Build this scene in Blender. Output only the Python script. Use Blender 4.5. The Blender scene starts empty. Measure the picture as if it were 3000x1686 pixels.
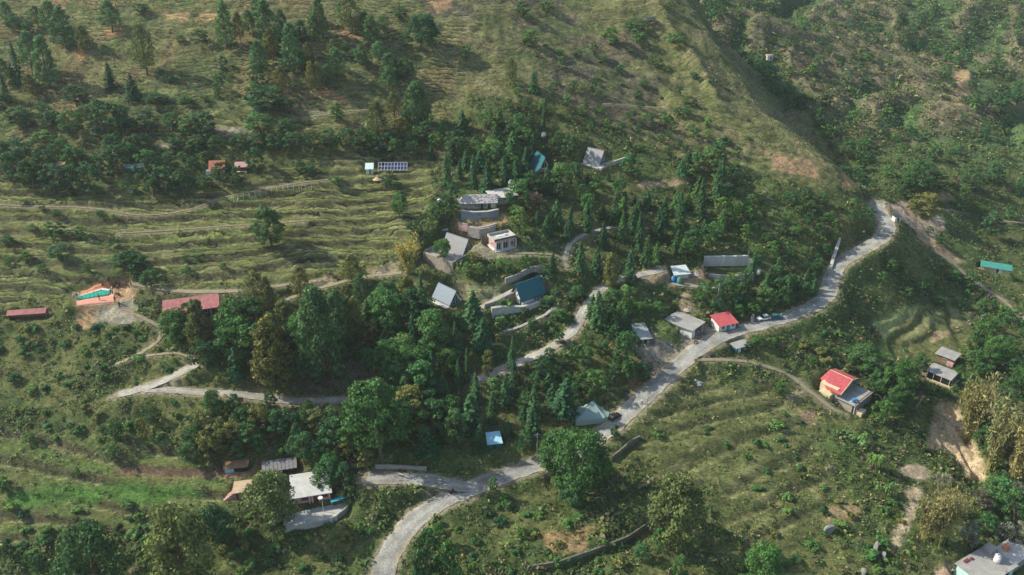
import bpy, bmesh, math, random
import numpy as np
from mathutils import Vector, Matrix

# ---------------------------------------------------------------- camera, sky, sun
W0, H0 = 3000.0, 1686.0
FOV = math.radians(62.0)
FPX = (W0/2)/math.tan(FOV/2)
PITCH = math.radians(28.0)
CAMZ = 160.0
scene = bpy.context.scene
COL = scene.collection
cam_d = bpy.data.cameras.new('camera'); cam = bpy.data.objects.new('camera', cam_d); COL.objects.link(cam)
cam.location = (0, 0, CAMZ); cam.rotation_euler = (math.pi/2-PITCH, 0, 0)
cam_d.sensor_width = 36; cam_d.angle = FOV; cam_d.clip_start = 1; cam_d.clip_end = 5000
scene.camera = cam
scene.render.resolution_x = 1024; scene.render.resolution_y = 575

SUN_EL, SUN_AZ = math.radians(38), math.radians(168)     # azimuth of the sun, counted from +x towards +y
world = bpy.data.worlds.new('World'); scene.world = world; world.use_nodes = True
wn = world.node_tree.nodes; wl = world.node_tree.links
sky = wn.new('ShaderNodeTexSky'); sky.sky_type = 'NISHITA'; sky.sun_disc = False
sky.sun_elevation = SUN_EL; sky.sun_rotation = math.pi/2-SUN_AZ
sky.air_density = 1.2; sky.dust_density = 1.5
wl.new(sky.outputs[0], wn['Background'].inputs[0]); wn['Background'].inputs[1].default_value = 0.15
sd = bpy.data.lights.new('sun', 'SUN'); sun = bpy.data.objects.new('sun', sd); COL.objects.link(sun)
sd.energy = 4.8; sd.angle = math.radians(0.6); sd.color = (1.0, 0.95, 0.83)
sdir = Vector((math.cos(SUN_EL)*math.cos(SUN_AZ), math.cos(SUN_EL)*math.sin(SUN_AZ), math.sin(SUN_EL)))
sun.rotation_euler = sdir.to_track_quat('Z', 'Y').to_euler(); sun.location = (-100, 60, 260)
scene.view_settings.view_transform = 'Standard'; scene.view_settings.look = 'None'
scene.view_settings.exposure = 0.36; scene.view_settings.gamma = 1.0
scene.view_settings.use_curve_mapping = False

# ---------------------------------------------------------------- noise and projection helpers
rng = np.random.default_rng(7)
def vnoise(x, y, s, seed=0):
    r = np.random.default_rng(1000+seed); n = 256; t = r.random((n, n))*2-1
    u = np.asarray(x, float)/s+seed*13.7; v = np.asarray(y, float)/s+seed*7.3
    i = np.floor(u).astype(int); j = np.floor(v).astype(int); a = u-i; b = v-j
    a = a*a*a*(a*(a*6-15)+10); b = b*b*b*(b*(b*6-15)+10)
    i0 = i % n; i1 = (i+1) % n; j0 = j % n; j1 = (j+1) % n
    return (t[i0, j0]*(1-a)+t[i1, j0]*a)*(1-b)+(t[i0, j1]*(1-a)+t[i1, j1]*a)*b
def fbm(x, y, s, o=4, seed=0, g=.5):
    z = 0; a = 1; t = 0
    for k in range(o):
        z = z+a*vnoise(x, y, s, seed*10+k); t += a; a *= g; s *= .5
    return z/t
def sstep(a, b, x):
    t = np.clip((np.asarray(x, float)-a)/(b-a), 0, 1); return t*t*(3-2*t)
CP, SP = math.cos(PITCH), math.sin(PITCH)
def unproj(px, py, d):
    u = (px-W0/2)/FPX; v = (py-H0/2)/FPX
    return (d*u, d*(CP-v*SP), CAMZ-d*(SP+v*CP))
def proj(x, y, z):
    zz = z-CAMZ; d = y*CP-zz*SP; v = (-y*SP-zz*CP)/d; u = x/d
    return W0/2+u*FPX, H0/2+v*FPX, d

# ---------------------------------------------------------------- shape of the hillside
def prof(py):                              # distance of the open hill face at a row of the photo
    v = (py-H0/2)/FPX; t = (SP+v*CP)/(CP-v*SP)
    Y = 196/(t+.364)
    if Y > 240: Y = (-108.6-.47*240)/(-t-.47)
    return Y/(CP-v*SP)
cps = []
for py in (1800, 1686, 1400, 1100, 850, 600, 400, 200, 0, -180):
    for px in (-300, 100, 600, 1100):
        k = 1.0
        if px < 400 and 900 < py < 1300: k = 1.01
        if px == 600 and 800 < py < 1200: k = .985
        if px <= 100 and py <= 600: k = 1.0+.02*(600-py)/600
        cps.append((px, py, prof(py)*k))
cps += [(1250, 350, 303), (1480, 300, 300), (1400, 620, 262), (1450, 120, 325), (1500, 0, 352), (1600, 500, 285),
        (1480, 1686, 188), (1500, 1400, 208), (1500, 1150, 228), (1600, 900, 245), (1700, 700, 262)]
cps += [(2010, 0, 372), (2070, 75, 362), (2130, 160, 352), (2190, 245, 343), (2250, 330, 333), (2325, 385, 326), (2400, 440, 320), (2500, 540, 308),
        (1700, 0, 365), (1800, 200, 335), (1700, 330, 305), (2000, 400, 312), (2200, 500, 303), (1900, 600, 282), (2300, 600, 292),
        (2560, 610, 305), (2600, 680, 293), (2450, 790, 279), (2400, 900, 263), (2130, 960, 248), (2000, 1040, 237),
        (2150, 60, 450), (2300, 250, 412), (2500, 420, 378), (2620, 520, 347), (2720, 620, 337),
        (2250, 30, 500), (2500, 30, 530), (2800, 30, 545), (3000, 30, 550), (2500, 250, 440), (2800, 250, 452), (3000, 250, 458),
        (2700, 430, 392), (3000, 430, 398), (2850, 620, 352), (3050, 620, 360), (2950, 740, 335), (3000, 850, 312), (2750, 850, 297),
        (2800, 1060, 259), (2490, 1150, 238), (3000, 1100, 260), (2700, 1300, 226), (3000, 1400, 222), (2600, 1500, 204),
        (3050, 1686, 196), (2300, 1686, 188), (2200, 1350, 213), (2050, 1200, 226), (2000, 1500, 199), (1900, 1686, 187),
        (3300, 1000, 285), (3300, 600, 372), (3300, 300, 450), (3300, 1500, 218), (2650, 1000, 272),
        (2600, 780, 291), (2700, 700, 311), (2620, 900, 277), (2560, 830, 280), (2400, -120, 590), (3000, -150, 620), (2000, -120, 385)]
pts = [unproj(*c) for c in cps]
for c in [(2010, 0, 372), (2070, 75, 362), (2130, 160, 352), (2190, 245, 343), (2250, 330, 333), (2325, 385, 326)]:   # unseen drop behind the spur
    x, y, z = unproj(*c); pts.append((x+16, y+9, z-17)); pts.append((x+30, y+14, z-29))
pts.append((110, 440, 58)); pts.append((95, 470, 66))
pts = np.array(pts)
def tps_fit(p):
    n = len(p); d = np.hypot(p[:, None, 0]-p[None, :, 0], p[:, None, 1]-p[None, :, 1])
    K = d*d*np.log(d+1e-9)+np.eye(n)*35.0
    A = np.zeros((n+3, n+3)); A[:n, :n] = K; A[:n, n] = 1; A[:n, n+1:] = p[:, :2]; A[n, :n] = 1; A[n+1:, :n] = p[:, :2].T
    return np.linalg.solve(A, np.concatenate([p[:, 2], [0, 0, 0]]))
wts = tps_fit(pts)
def base_h(x, y):
    sh = x.shape; x = x.ravel(); y = y.ravel(); z = wts[-3]+wts[-2]*x+wts[-1]*y
    for k in range(len(pts)):
        d2 = (x-pts[k, 0])**2+(y-pts[k, 1])**2+1e-9; z = z+wts[k]*d2*.5*np.log(d2)
    return z.reshape(sh)
gx = np.arange(-330, 470.1, .8)
gy = np.concatenate([np.arange(85, 300, .62), np.arange(300, 440, 1.1), np.arange(440, 820, 2.4)])
cx = np.arange(-330, 474, 4.0); cy = np.arange(80, 828, 4.0)
CB = base_h(*np.meshgrid(cx, cy, indexing='ij'))
def bil(F, ax, ay, x, y):
    i = np.clip(np.searchsorted(ax, x)-1, 0, len(ax)-2); j = np.clip(np.searchsorted(ay, y)-1, 0, len(ay)-2)
    a = np.clip((x-ax[i])/(ax[i+1]-ax[i]), 0, 1); b = np.clip((y-ay[j])/(ay[j+1]-ay[j]), 0, 1)
    return (F[i, j]*(1-a)+F[i+1, j]*a)*(1-b)+(F[i, j+1]*(1-a)+F[i+1, j+1]*a)*b
X, Y = np.meshgrid(gx, gy, indexing='ij')
HB = bil(CB, cx, cy, X, Y)
HSM = HB+fbm(X, Y, 70, 2, 1)*2.2+fbm(X, Y, 30, 1, 2)*.6; HB = HB+fbm(X, Y, 70, 3, 1)*2.2+fbm(X, Y, 26, 2, 2)*.9
FAR = sstep(0, 28, (X-95)*.92+(Y-360)*.40)*sstep(345, 400, Y)
RIDG = 1-np.abs(fbm((X*.80-Y*.60)*1.0+fbm(X, Y, 50, 2, 71)*22, (X*.60+Y*.80)*.33, 34, 3, 72, .55))*3.0
HB = HB+FAR*(RIDG-.45)*5.5
SPU = sstep(20, 60, X)*(1-sstep(95, 125, X))*sstep(280, 330, Y); HB = HB+SPU*(1-np.abs(fbm(X+Y*.4, Y*.4, 20, 2, 74))*3-.4)*1.6
Z = HB.copy()
def hz(x, y): return bil(Z, gx, gy, np.asarray(x, float), np.asarray(y, float))
_t = np.arange(110, 900, .6)
def G(px, py):                              # ground point seen at a pixel of the photo
    u = (px-W0/2)/FPX; v = (py-H0/2)/FPX
    dx, dy, dz = u, CP-v*SP, -(SP+v*CP)
    z = CAMZ+dz*_t; h = hz(dx*_t, dy*_t); b = np.nonzero(z < h)[0]
    if len(b) == 0: t = 700.
    else:
        k = b[0]
        if k == 0: t = _t[0]
        else:
            a0 = z[k-1]-h[k-1]; a1 = h[k]-z[k]; t = _t[k-1]+.6*a0/(a0+a1+1e-9)
    return Vector((dx*t, dy*t, CAMZ+dz*t))
def depth(p): return p[1]*CP-(p[2]-CAMZ)*SP
def mpp(p): return depth(p)/FPX             # metres per photo pixel at a point
def poly_world(pl, sub=4):
    out = []
    for i in range(len(pl)):
        a = pl[i]; b = pl[(i+1) % len(pl)]
        for k in range(sub):
            f = k/sub; out.append(tuple(G(a[0]+(b[0]-a[0])*f, a[1]+(b[1]-a[1])*f).xy))
    return np.array(out)
def in_poly(P, x, y):
    r = np.zeros(x.shape, bool); n = len(P)
    for i in range(n):
        x0, y0 = P[i]; x1, y1 = P[(i+1) % n]
        c = ((y0 > y) != (y1 > y)) & (x < (x1-x0)*(y-y0)/((y1-y0) if abs(y1-y0) > 1e-9 else 1e-9)+x0)
        r ^= c
    return r
WX = X+fbm(X, Y, 5, 3, 31)*1.6; WY = Y+fbm(X, Y, 5, 3, 32)*1.6
def grid_mask(pl, rag=1.0):
    P = poly_world(pl)
    i0, i1 = np.searchsorted(gx, [P[:, 0].min()-4, P[:, 0].max()+4]); j0, j1 = np.searchsorted(gy, [P[:, 1].min()-4, P[:, 1].max()+4])
    m = np.zeros(X.shape, bool); s = (slice(i0, i1), slice(j0, j1))
    m[s] = in_poly(P, X[s]+(WX[s]-X[s])*rag, Y[s]+(WY[s]-Y[s])*rag); return m
def soft(m, n=2):
    f = m.astype(float)
    for _ in range(n):
        f[1:-1, 1:-1] = (f[1:-1, 1:-1]*4+f[:-2, 1:-1]+f[2:, 1:-1]+f[1:-1, :-2]+f[1:-1, 2:])/8
    return f

# terraces
field = soft(grid_mask([(-200, 540), (700, 545), (960, 430), (1300, 420), (1200, 700), (1000, 790), (650, 840), (-200, 900)], 3), 12)
low = soft(grid_mask([(-200, 1250), (700, 1300), (650, 1500), (300, 1600), (-200, 1600)], 3), 12)
fan = soft(grid_mask([(1780, 1120), (2050, 1090), (2380, 1190), (2450, 1500), (2250, 1640), (2100, 1450), (1900, 1380), (1750, 1250)], 3), 10)
upl = soft(grid_mask([(-200, -100), (1350, -100), (1350, 330), (900, 400), (500, 420), (-200, 420)], 3), 14)
face = soft(grid_mask([(1200, -100), (2020, 0), (2500, 540), (2100, 520), (1700, 330), (1300, 250)], 3), 14)
orch = soft(grid_mask([(2560, 900), (2760, 870), (2860, 900), (2830, 1030), (2560, 1060)], 2), 8)
def terr(h, step, flat, warp):
    t = (h+warp)/step; f = t-np.floor(t)
    g = np.where(f < flat, f/flat*.22, .22+.78*sstep(flat, 1.0, f))
    return (np.floor(t)+g)*step-warp
wp = fbm(X*.6, Y, 40, 2, 5)*3.4; DH = HB-HSM
big = np.clip(field+low*.9+upl*.3+orch*.9, 0, 1)
big2 = np.clip(fan*.95, 0, 1); Z = HB*(1-big)+(terr(HSM, 2.1, .70, wp)+DH*.5)*big; Z = Z*(1-big2)+(terr(HSM, 1.5, .62, wp*.6)+DH*.6)*big2
mic = np.clip(field*.55+upl*.8+face*.8+fan*.6+.25, 0, 1)*(fbm(X, Y, 30, 2, 8)*.5+.6)
mic = np.clip(mic, 0, .85)
Z = Z*(1-mic)+terr(Z, .75, .5, fbm(X, Y, 9, 3, 9)*1.5)*mic
rough = np.clip(1.1-field*.85-low*.6-orch*.6-fan*.6, .22, 1.1)
TUFT = fbm(X, Y, 2.6, 3, 11, .6)
STR = fbm(X*.28, Y, 1.9, 3, 14, .65)
Z = Z+TUFT*.62*rough+fbm(X, Y, 9, 2, 12)*.55*rough+STR*(.14*field+.3*np.clip(upl+face, 0, 1)+.12*fan)+fbm(X, Y, 1.5, 2, 15)*.22
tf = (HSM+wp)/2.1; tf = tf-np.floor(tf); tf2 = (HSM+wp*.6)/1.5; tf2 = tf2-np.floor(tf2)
slip = soft(grid_mask([(2730, 1180), (2800, 1175), (2840, 1250), (2900, 1370), (2900, 1425), (2830, 1410), (2780, 1340), (2715, 1330), (2725, 1250)], 1.5), 6)
Z = Z-slip*(2.2+1.6*np.abs(fbm(X*1.5, Y*.4, 4, 3, 61))*3)
cutb = soft(grid_mask([(1860, 1050), (1930, 1010), (1960, 1080), (1890, 1150), (1840, 1130)], 1), 4)
HBASE = HB

# ---------------------------------------------------------------- roads and paths
ROADS = [  # name, half width in metres, pixels along the centre line
 ('road', 2.7, [(1095, 1760), (1117, 1686), (1152, 1600), (1225, 1507), (1310, 1460), (1400, 1420), (1500, 1390), (1600, 1355), (1700, 1318), (1795, 1257), (1875, 1176), (1945, 1113), (2000, 1055), (2060, 1010), (2120, 980), (2200, 955), (2300, 930), (2385, 903), (2428, 865), (2432, 815), (2455, 775), (2520, 730), (2580, 700), (2603, 672), (2590, 640), (2570, 610), (2572, 592)]),
 ('road', 2.0, [(1075, 1400), (1150, 1400), (1220, 1398), (1290, 1408), (1345, 1425), (1390, 1425)]),
 ('road', 1.6, [(1395, 1112), (1470, 1085), (1560, 1048), (1640, 1010), (1690, 965), (1712, 905), (1745, 865), (1770, 830), (1830, 815), (1900, 800), (1950, 790)]),
 ('road', 1.55, [(345, 1158), (420, 1142), (480, 1118), (545, 1085), (580, 1065)]),
 ('road', 1.3, [(430, 1150), (500, 1147), (600, 1148), (700, 1154), (780, 1166), (860, 1180), (960, 1175), (1050, 1170)]),
 ('dirt_path', .9, [(385, 835), (440, 845), (560, 855), (700, 852), (830, 840), (930, 825)]),
 ('dirt_path', .8, [(840, 880), (905, 855), (960, 835), (1080, 812), (1180, 800)]),
 ('dirt_path', .65, [(370, 900), (400, 925), (440, 940), (480, 955), (478, 985), (440, 1015), (390, 1045), (330, 1068)]),
 ('dirt_path', .55, [(430, 1045), (480, 1040), (530, 1033), (575, 1058)]),
 ('dirt_path', .75, [(2030, 1062), (2110, 1060), (2200, 1060), (2290, 1083), (2340, 1112), (2358, 1142), (2400, 1165), (2430, 1200), (2470, 1218)]),
 ('dirt_path', .55, [(2352, 1150), (2330, 1162), (2300, 1165)]),
 ('dirt_path', .8, [(2680, 700), (2720, 730), (2790, 770), (2860, 830), (2940, 880), (3010, 940)]),
 ('dirt_path', .7, [(2740, 615), (2830, 625), (2900, 640), (3010, 650)]),
 ('dirt_path', .6, [(2390, 245), (2460, 270), (2540, 290), (2660, 300)]),
 ('dirt_path', .5, [(1770, 305), (1860, 315), (1940, 318)]),
 ('dirt_path', .45, [(850, 348), (960, 343), (1060, 325), (1080, 322)]),
 ('dirt_path', .45, [(780, 318), (900, 325), (960, 330)]),
 ('dirt_path', .34, [(0, 606), (200, 612), (400, 635), (520, 628), (600, 606), (650, 580), (740, 560), (900, 540), (1000, 530)]),
 ('dirt_path', .3, [(350, 690), (500, 683), (650, 672), (760, 665), (900, 655)]),
 ('dirt_path', .6, [(1480, 745), (1560, 743), (1650, 748), (1665, 790)]),
 ('drive', 1.1, [(1405, 905), (1440, 888), (1490, 862), (1540, 838), (1600, 812)]), ('drive', .9, [(1655, 762), (1662, 720), (1700, 690), (1760, 672), (1830, 660)]), ('drive', .9, [(1970, 832), (2030, 842), (2100, 850)]),
 ('dirt_path', .55, [(1460, 980), (1560, 950), (1620, 915), (1640, 890)]),
]
def smooth_line(p, n=6):
    q = np.array(p, float); d = np.concatenate([[0], np.cumsum(np.hypot(*np.diff(q[:, :2], axis=0).T))])
    s = np.arange(0, d[-1], .8); r = np.stack([np.interp(s, d, q[:, k]) for k in range(q.shape[1])], 1)
    for _ in range(n*3):
        r[1:-1] = (r[:-2]+2*r[1:-1]+r[2:])/4
    return r
road_lines = []
DR = np.full(X.shape, 99.); ZR = np.zeros(X.shape); HWR = np.zeros(X.shape); RK = np.zeros(X.shape, int)
for kind, hw, pl in ROADS:
    w = np.array([G(*p) for p in pl]); w[:, 2] = bil(HBASE, gx, gy, w[:, 0], w[:, 1])
    L = smooth_line(w, 6)
    zz = bil(HBASE, gx, gy, L[:, 0], L[:, 1])
    n = 40 if kind == 'road' else 10
    for _ in range(n*4): zz[1:-1] = (zz[:-2]+2*zz[1:-1]+zz[2:])/4
    for _k, _h, Q in road_lines:                # meet an older road at its own level
        for e in (0, -1):
            dd = np.hypot(Q[:, 0]-L[e, 0], Q[:, 1]-L[e, 1]); q = dd.argmin()
            if dd[q] < _h+4:
                al = np.hypot(L[:, 0]-L[e, 0], L[:, 1]-L[e, 1]); zz = zz+(Q[q, 2]-zz[e])*(1-sstep(2, 22, al))
    L[:, 2] = zz; road_lines.append((kind, hw, L))
    R = hw+7
    for k in range(len(L)):
        x0, y0, z0 = L[k]
        i0, i1 = np.searchsorted(gx, [x0-R, x0+R]); j0, j1 = np.searchsorted(gy, [y0-R, y0+R]); s = (slice(i0, i1), slice(j0, j1))
        d = np.hypot(X[s]-x0, Y[s]-y0)-hw
        m = d < DR[s]; DR[s] = np.where(m, d, DR[s]); ZR[s] = np.where(m, z0, ZR[s]); RK[s] = np.where(m, 1 if kind == 'road' else 2, RK[s])
wr = 1-sstep(.8, np.where(RK == 1, 5.0, 2.4), DR)
Z = Z*(1-wr)+(ZR-.10)*wr

# ---------------------------------------------------------------- footprints (levelled ground under buildings)
# name: (photo pixel of an anchor on the ground, anchor in half sizes, rotation in degrees, length, depth, blend)
FOOT = {
 'grey_lodge': (1327, 772, 1, -1, -37, 11.5, 11.5, 1.2), 'terrace_lawn': (2143, 806, 0, -1, 2, 14.6, 6.4, .8), 'summit_lodge': (1770, 482, 1, 0, -35, 7, 7.5, 2), 'slate_lodge': (1345, 896, 1, 0, -44, 9.6, 7.5, 2),
 'teal_lodge': (1527, 903, -1, -1, 38, 10.2, 6.6, 1.5), 'hidden_lodge': (1598, 512, 1, 0, -68, 8, 7, 2),
 'cafe': (1450, 737, -1, -1, 28, 6.9, 4.6, 2), 'long_house': (1402, 616, 0, -1, 5, 12, 5.2, 1), 'white_roof_house': (1480, 600, 0, -1, 24, 9, 5, 1),
 'solar': (1150, 508, 0, -1, 1, 9.5, 3.4, 1.5), 'solar_shed': (1083, 512, 0, -1, 4, 2.6, 2.8, 1.5),
 'red_hall': (565, 932, 0, -1, 17, 15, 5, 2), 'red_shed': (80, 938, 0, -1, 9, 10.5, 2.8, 1.5),
 'red_house': (2105, 975, -1, -1, 22, 6, 4.6, 1.2), 'slab_house': (2026, 996, -1, -1, 48, 6.3, 9.2, 1.2), 'tin_shed': (1888, 1010, 0, -1, 12, 4, 6.5, 1.5),
 'road_hut': (2156, 1036, -1, -1, 25, 5.2, 3, 1.0), 'yellow_house': (2503, 1216, -1, -1, 42, 9.4, 11.5, 1.5), 'upper_slab': (2790, 1078, -1, -1, 45, 5.1, 5.6, 1.5),
 'lower_slab': (2780, 1136, -1, -1, 45, 5.2, 7, 1.5), 'teal_shed': (2915, 800, 0, -1, -24, 10.8, 2.8, 1.2), 'white_hut': (2629, 652, 0, -1, 10, 2.4, 2.2, 1),
 'mint_house': (2874, 1748, -1, -1, 30, 12, 7.2, 2), 'white_roof_farm': (872, 1482, -.72, -1, 14, 9.4, 6.4, 1.5), 'farm_yard': (935, 1528, 0, -1, 14, 15, 4.4, 1.0),
 'pink_house': (712, 1464, 0, -1, 10, 4.2, 3.4, 1.2), 'cow_shed': (822, 1392, 0, -1, 14, 8, 3.2, 1.2), 'blue_shack': (692, 1388, 0, -1, 8, 5.6, 2.6, 1.2),
 'sky_roof_hut': (1450, 1318, 0, -1, 10, 3.8, 3.4, 1.2), 'old_red_house': (638, 512, 0, -1, 8, 4.6, 4.4, 1.2), 'old_tile_house': (708, 505, 0, -1, 6, 3.6, 3.4, 1.2),
 'green_roof_shed': (388, 508, 0, -1, 4, 6.4, 3.4, 1.2), 'cloth_hut': (165, 502, 0, -1, 3, 5, 3, 1.2), 'tank_shed': (1999, 822, 0, -1, 12, 5.2, 4.2, 1.2),
 'net_tent': (1738, 1246, 0, -1, 10, 8.6, 5.8, 1.0), 'ravine_hut': (2256, 176, 0, -1, 20, 3.6, 3, 1), 'launch': (285, 868, 0, 0, 14, 15, 8.5, 2),
}
FP = {}
ZP = Z.copy()
for k, (px, py, ax, ay, rot, Lx, Ly, bl) in FOOT.items():
    g = G(px, py); r = math.radians(rot); c, s_ = math.cos(r), math.sin(r); lx, ly = ax*Lx/2, ay*Ly/2
    ox, oy = g.x-(c*lx-s_*ly), g.y-(s_*lx+c*ly); FP[k] = (ox, oy, g.z, r, Lx, Ly)
    R = math.hypot(Lx, Ly)/2+bl+1
    i0, i1 = np.searchsorted(gx, [ox-R, ox+R]); j0, j1 = np.searchsorted(gy, [oy-R, oy+R]); q = (slice(i0, i1), slice(j0, j1))
    u = (X[q]-ox)*c+(Y[q]-oy)*s_; v = -(X[q]-ox)*s_+(Y[q]-oy)*c
    d = np.hypot(np.maximum(np.abs(u)-Lx/2, 0), np.maximum(np.abs(v)-Ly/2, 0)); w = (1-sstep(.3, bl+.3, d))*sstep(-.5, .8, DR[q]+0*d+ (99 if k in ('road_hut',) else 0))
    ZP[q] = ZP[q]*(1-w)+(g.z-.03)*w
Z[...] = ZP
# steps cut below standing walls: (drop, run-out, photo pixels of the wall line from left to right)
for drop, run, pl in [(4.2, 10, ('grey_lodge', [(-5.8, -5.9), (5.9, -5.9)])), (2.6, 6, ('terrace_lawn', [(-7.2, -2.6), (-3.5, -3.7), (1, -4.1), (4.6, -3.6), (7.4, -2.4)])), (1.8, 5, [(1440, 920), (1480, 912), (1530, 908), (1575, 893), (1615, 873)]), (1.3, 4, [(1475, 980), (1520, 966), (1560, 949), (1600, 929), (1630, 899)]),
                      (1.6, 4, [(1352, 637), (1390, 639), (1430, 634), (1460, 626)]), (1.3, 3, [(1372, 714), (1400, 696), (1430, 678), (1452, 664)]), (1.0, 3, [(1376, 724), (1405, 710), (1432, 692), (1450, 678)]), 
                      (1.4, 5, [(1560, 1671), (1640, 1653), (1740, 1623), (1840, 1583), (1905, 1538)]), (1.8, 5, [(1602, 1386), (1628, 1380), (1655, 1374)]), (1.6, 5, [(820, 1534), (890, 1524), (950, 1512), (1010, 1486)])]:
    if isinstance(pl, tuple):
        ox, oy, z_, r_, _, _ = FP[pl[0]]; P = np.array([(ox+a*math.cos(r_)-b_*math.sin(r_), oy+a*math.sin(r_)+b_*math.cos(r_)) for a, b_ in pl[1]])
    else: P = np.array([tuple(G(*p).xy) for p in pl])
    R = run+1
    i0, i1 = np.searchsorted(gx, [P[:, 0].min()-R, P[:, 0].max()+R]); j0, j1 = np.searchsorted(gy, [P[:, 1].min()-R, P[:, 1].max()+R]); q = (slice(i0, i1), slice(j0, j1)); best = np.full(X[q].shape, 99.); sgn = np.zeros(X[q].shape); endd = np.zeros(X[q].shape)
    for a, b_ in zip(P[:-1], P[1:]):
        d_ = b_-a; L_ = np.hypot(*d_); d_ = d_/L_; t = np.clip((X[q]-a[0])*d_[0]+(Y[q]-a[1])*d_[1], 0, L_); dx, dy = X[q]-a[0]-d_[0]*t, Y[q]-a[1]-d_[1]*t; dd = np.hypot(dx, dy); side = d_[0]*dy-d_[1]*dx
        m = dd < best; best = np.where(m, dd, best); sgn = np.where(m, side, sgn); al = np.abs(dx*d_[0]+dy*d_[1]); endd = np.where(m, al, endd)
    sd_ = np.where(sgn < 0, best, -best); w = np.clip((sd_+.55)/.5, 0, 1)*np.clip(1-np.maximum(sd_, 0)/run, 0, 1)*(1-sstep(0, 1.5, endd))*sstep(.2, 1.4, DR[q])
    Z[q] -= drop*w
def keep_clear(x, y, m=1.0):
    for k, (ox, oy, z, r, Lx, Ly) in FP.items():
        u = (x-ox)*math.cos(r)+(y-oy)*math.sin(r); v = -(x-ox)*math.sin(r)+(y-oy)*math.cos(r)
        if abs(u) < Lx/2+m and abs(v) < Ly/2+m: return False
    return float(bil(DR, gx, gy, np.array([x]), np.array([y]))[0]) > m*.8
# ---------------------------------------------------------------- small helpers
def S(c, a=1.0): return (c[0], c[1], c[2], a)
def tag(o, label=None, cat=None, group=None, kind=None):
    if label: o['label'] = label
    if cat: o['category'] = cat
    if group: o['group'] = group
    if kind: o['kind'] = kind
    return o
def np_mesh(name, v, f, mat, smooth=False, parent=None):
    v = np.asarray(v, np.float32); f = np.asarray(f, np.int32); k = f.shape[1]
    me = bpy.data.meshes.new(name); me.vertices.add(len(v)); me.vertices.foreach_set('co', v.ravel())
    me.loops.add(f.size); me.loops.foreach_set('vertex_index', f.ravel()); me.polygons.add(len(f))
    me.polygons.foreach_set('loop_start', np.arange(0, f.size, k, dtype=np.int32))
    me.polygons.foreach_set('use_smooth', np.full(len(f), smooth)); me.update(calc_edges=True)
    if mat: me.materials.append(mat)
    o = bpy.data.objects.new(name, me)
    if parent is not None: o.parent = parent
    COL.objects.link(o); return o
def newmat(name, rough=.9, spec=.2):
    m = bpy.data.materials.new(name); m.use_nodes = True; b = m.node_tree.nodes['Principled BSDF']
    b.inputs['Roughness'].default_value = rough; b.inputs['Specular IOR Level'].default_value = spec
    return m, m.node_tree.nodes, m.node_tree.links, b
def mat(name, c, rough=.85, var=.18, sc=1.2, metal=0, bump=.0, spec=.25, streak=None):
    m, n, l, b = newmat(name, rough, spec)
    tc = n.new('ShaderNodeTexCoord'); mp = n.new('ShaderNodeMapping'); l.new(tc.outputs['Object'], mp.inputs[0])
    if streak: mp.inputs['Scale'].default_value = streak
    t = n.new('ShaderNodeTexNoise'); t.inputs['Scale'].default_value = sc; t.inputs['Detail'].default_value = 6; t.inputs['Roughness'].default_value = .65
    l.new(mp.outputs[0], t.inputs[0]); r = n.new('ShaderNodeValToRGB'); l.new(t.outputs[0], r.inputs[0])
    r.color_ramp.elements[0].position = .3; r.color_ramp.elements[1].position = .7
    r.color_ramp.elements[0].color = S([x*(1-var) for x in c]); r.color_ramp.elements[1].color = S([min(1, x*(1+var)) for x in c])
    l.new(r.outputs[0], b.inputs['Base Color']); b.inputs['Metallic'].default_value = metal
    if bump:
        bp = n.new('ShaderNodeBump'); bp.inputs['Strength'].default_value = bump; l.new(t.outputs[0], bp.inputs['Height']); l.new(bp.outputs[0], b.inputs['Normal'])
    return m
# ---------------------------------------------------------------- ground sheet
gm, n, l, b = newmat('ground_cover', .95, .1)
n.new
at = n.new('ShaderNodeAttribute'); at.attribute_name = 'soil'
tc = n.new('ShaderNodeTexCoord')
def nz(sc, det=6, rg=.6):
    t = n.new('ShaderNodeTexNoise'); t.inputs['Scale'].default_value = sc; t.inputs['Detail'].default_value = det; t.inputs['Roughness'].default_value = rg
    l.new(tc.outputs['Object'], t.inputs[0]); return t
t1 = nz(.9, 8, .7); t2 = nz(3.5, 6, .7)
r1 = n.new('ShaderNodeMapRange'); r1.inputs[1].default_value = .3; r1.inputs[2].default_value = .7; r1.inputs[3].default_value = .5; r1.inputs[4].default_value = 1.5; l.new(t1.outputs[0], r1.inputs[0])
r2 = n.new('ShaderNodeMapRange'); r2.inputs[1].default_value = .3; r2.inputs[2].default_value = .7; r2.inputs[3].default_value = .6; r2.inputs[4].default_value = 1.4; l.new(t2.outputs[0], r2.inputs[0])
mp = n.new('ShaderNodeMapping'); mp.inputs['Scale'].default_value = (.3, 1, 1.6); l.new(tc.outputs['Object'], mp.inputs[0]); t3 = nz(3.0, 5, .7); l.new(mp.outputs[0], t3.inputs[0])
r3 = n.new('ShaderNodeMapRange'); r3.inputs[1].default_value = .35; r3.inputs[2].default_value = .65; r3.inputs[3].default_value = .62; r3.inputs[4].default_value = 1.4; l.new(t3.outputs[0], r3.inputs[0])
m0 = n.new('ShaderNodeMath'); m0.operation = 'MULTIPLY'; l.new(r3.outputs[0], m0.inputs[0]); l.new(r2.outputs[0], m0.inputs[1]); r2 = m0
mu = n.new('ShaderNodeMath'); mu.operation = 'MULTIPLY'; l.new(r1.outputs[0], mu.inputs[0]); l.new(r2.outputs[0], mu.inputs[1])
vm = n.new('ShaderNodeVectorMath'); vm.operation = 'SCALE'; l.new(at.outputs['Color'], vm.inputs[0]); l.new(mu.outputs[0], vm.inputs['Scale'])
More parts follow.
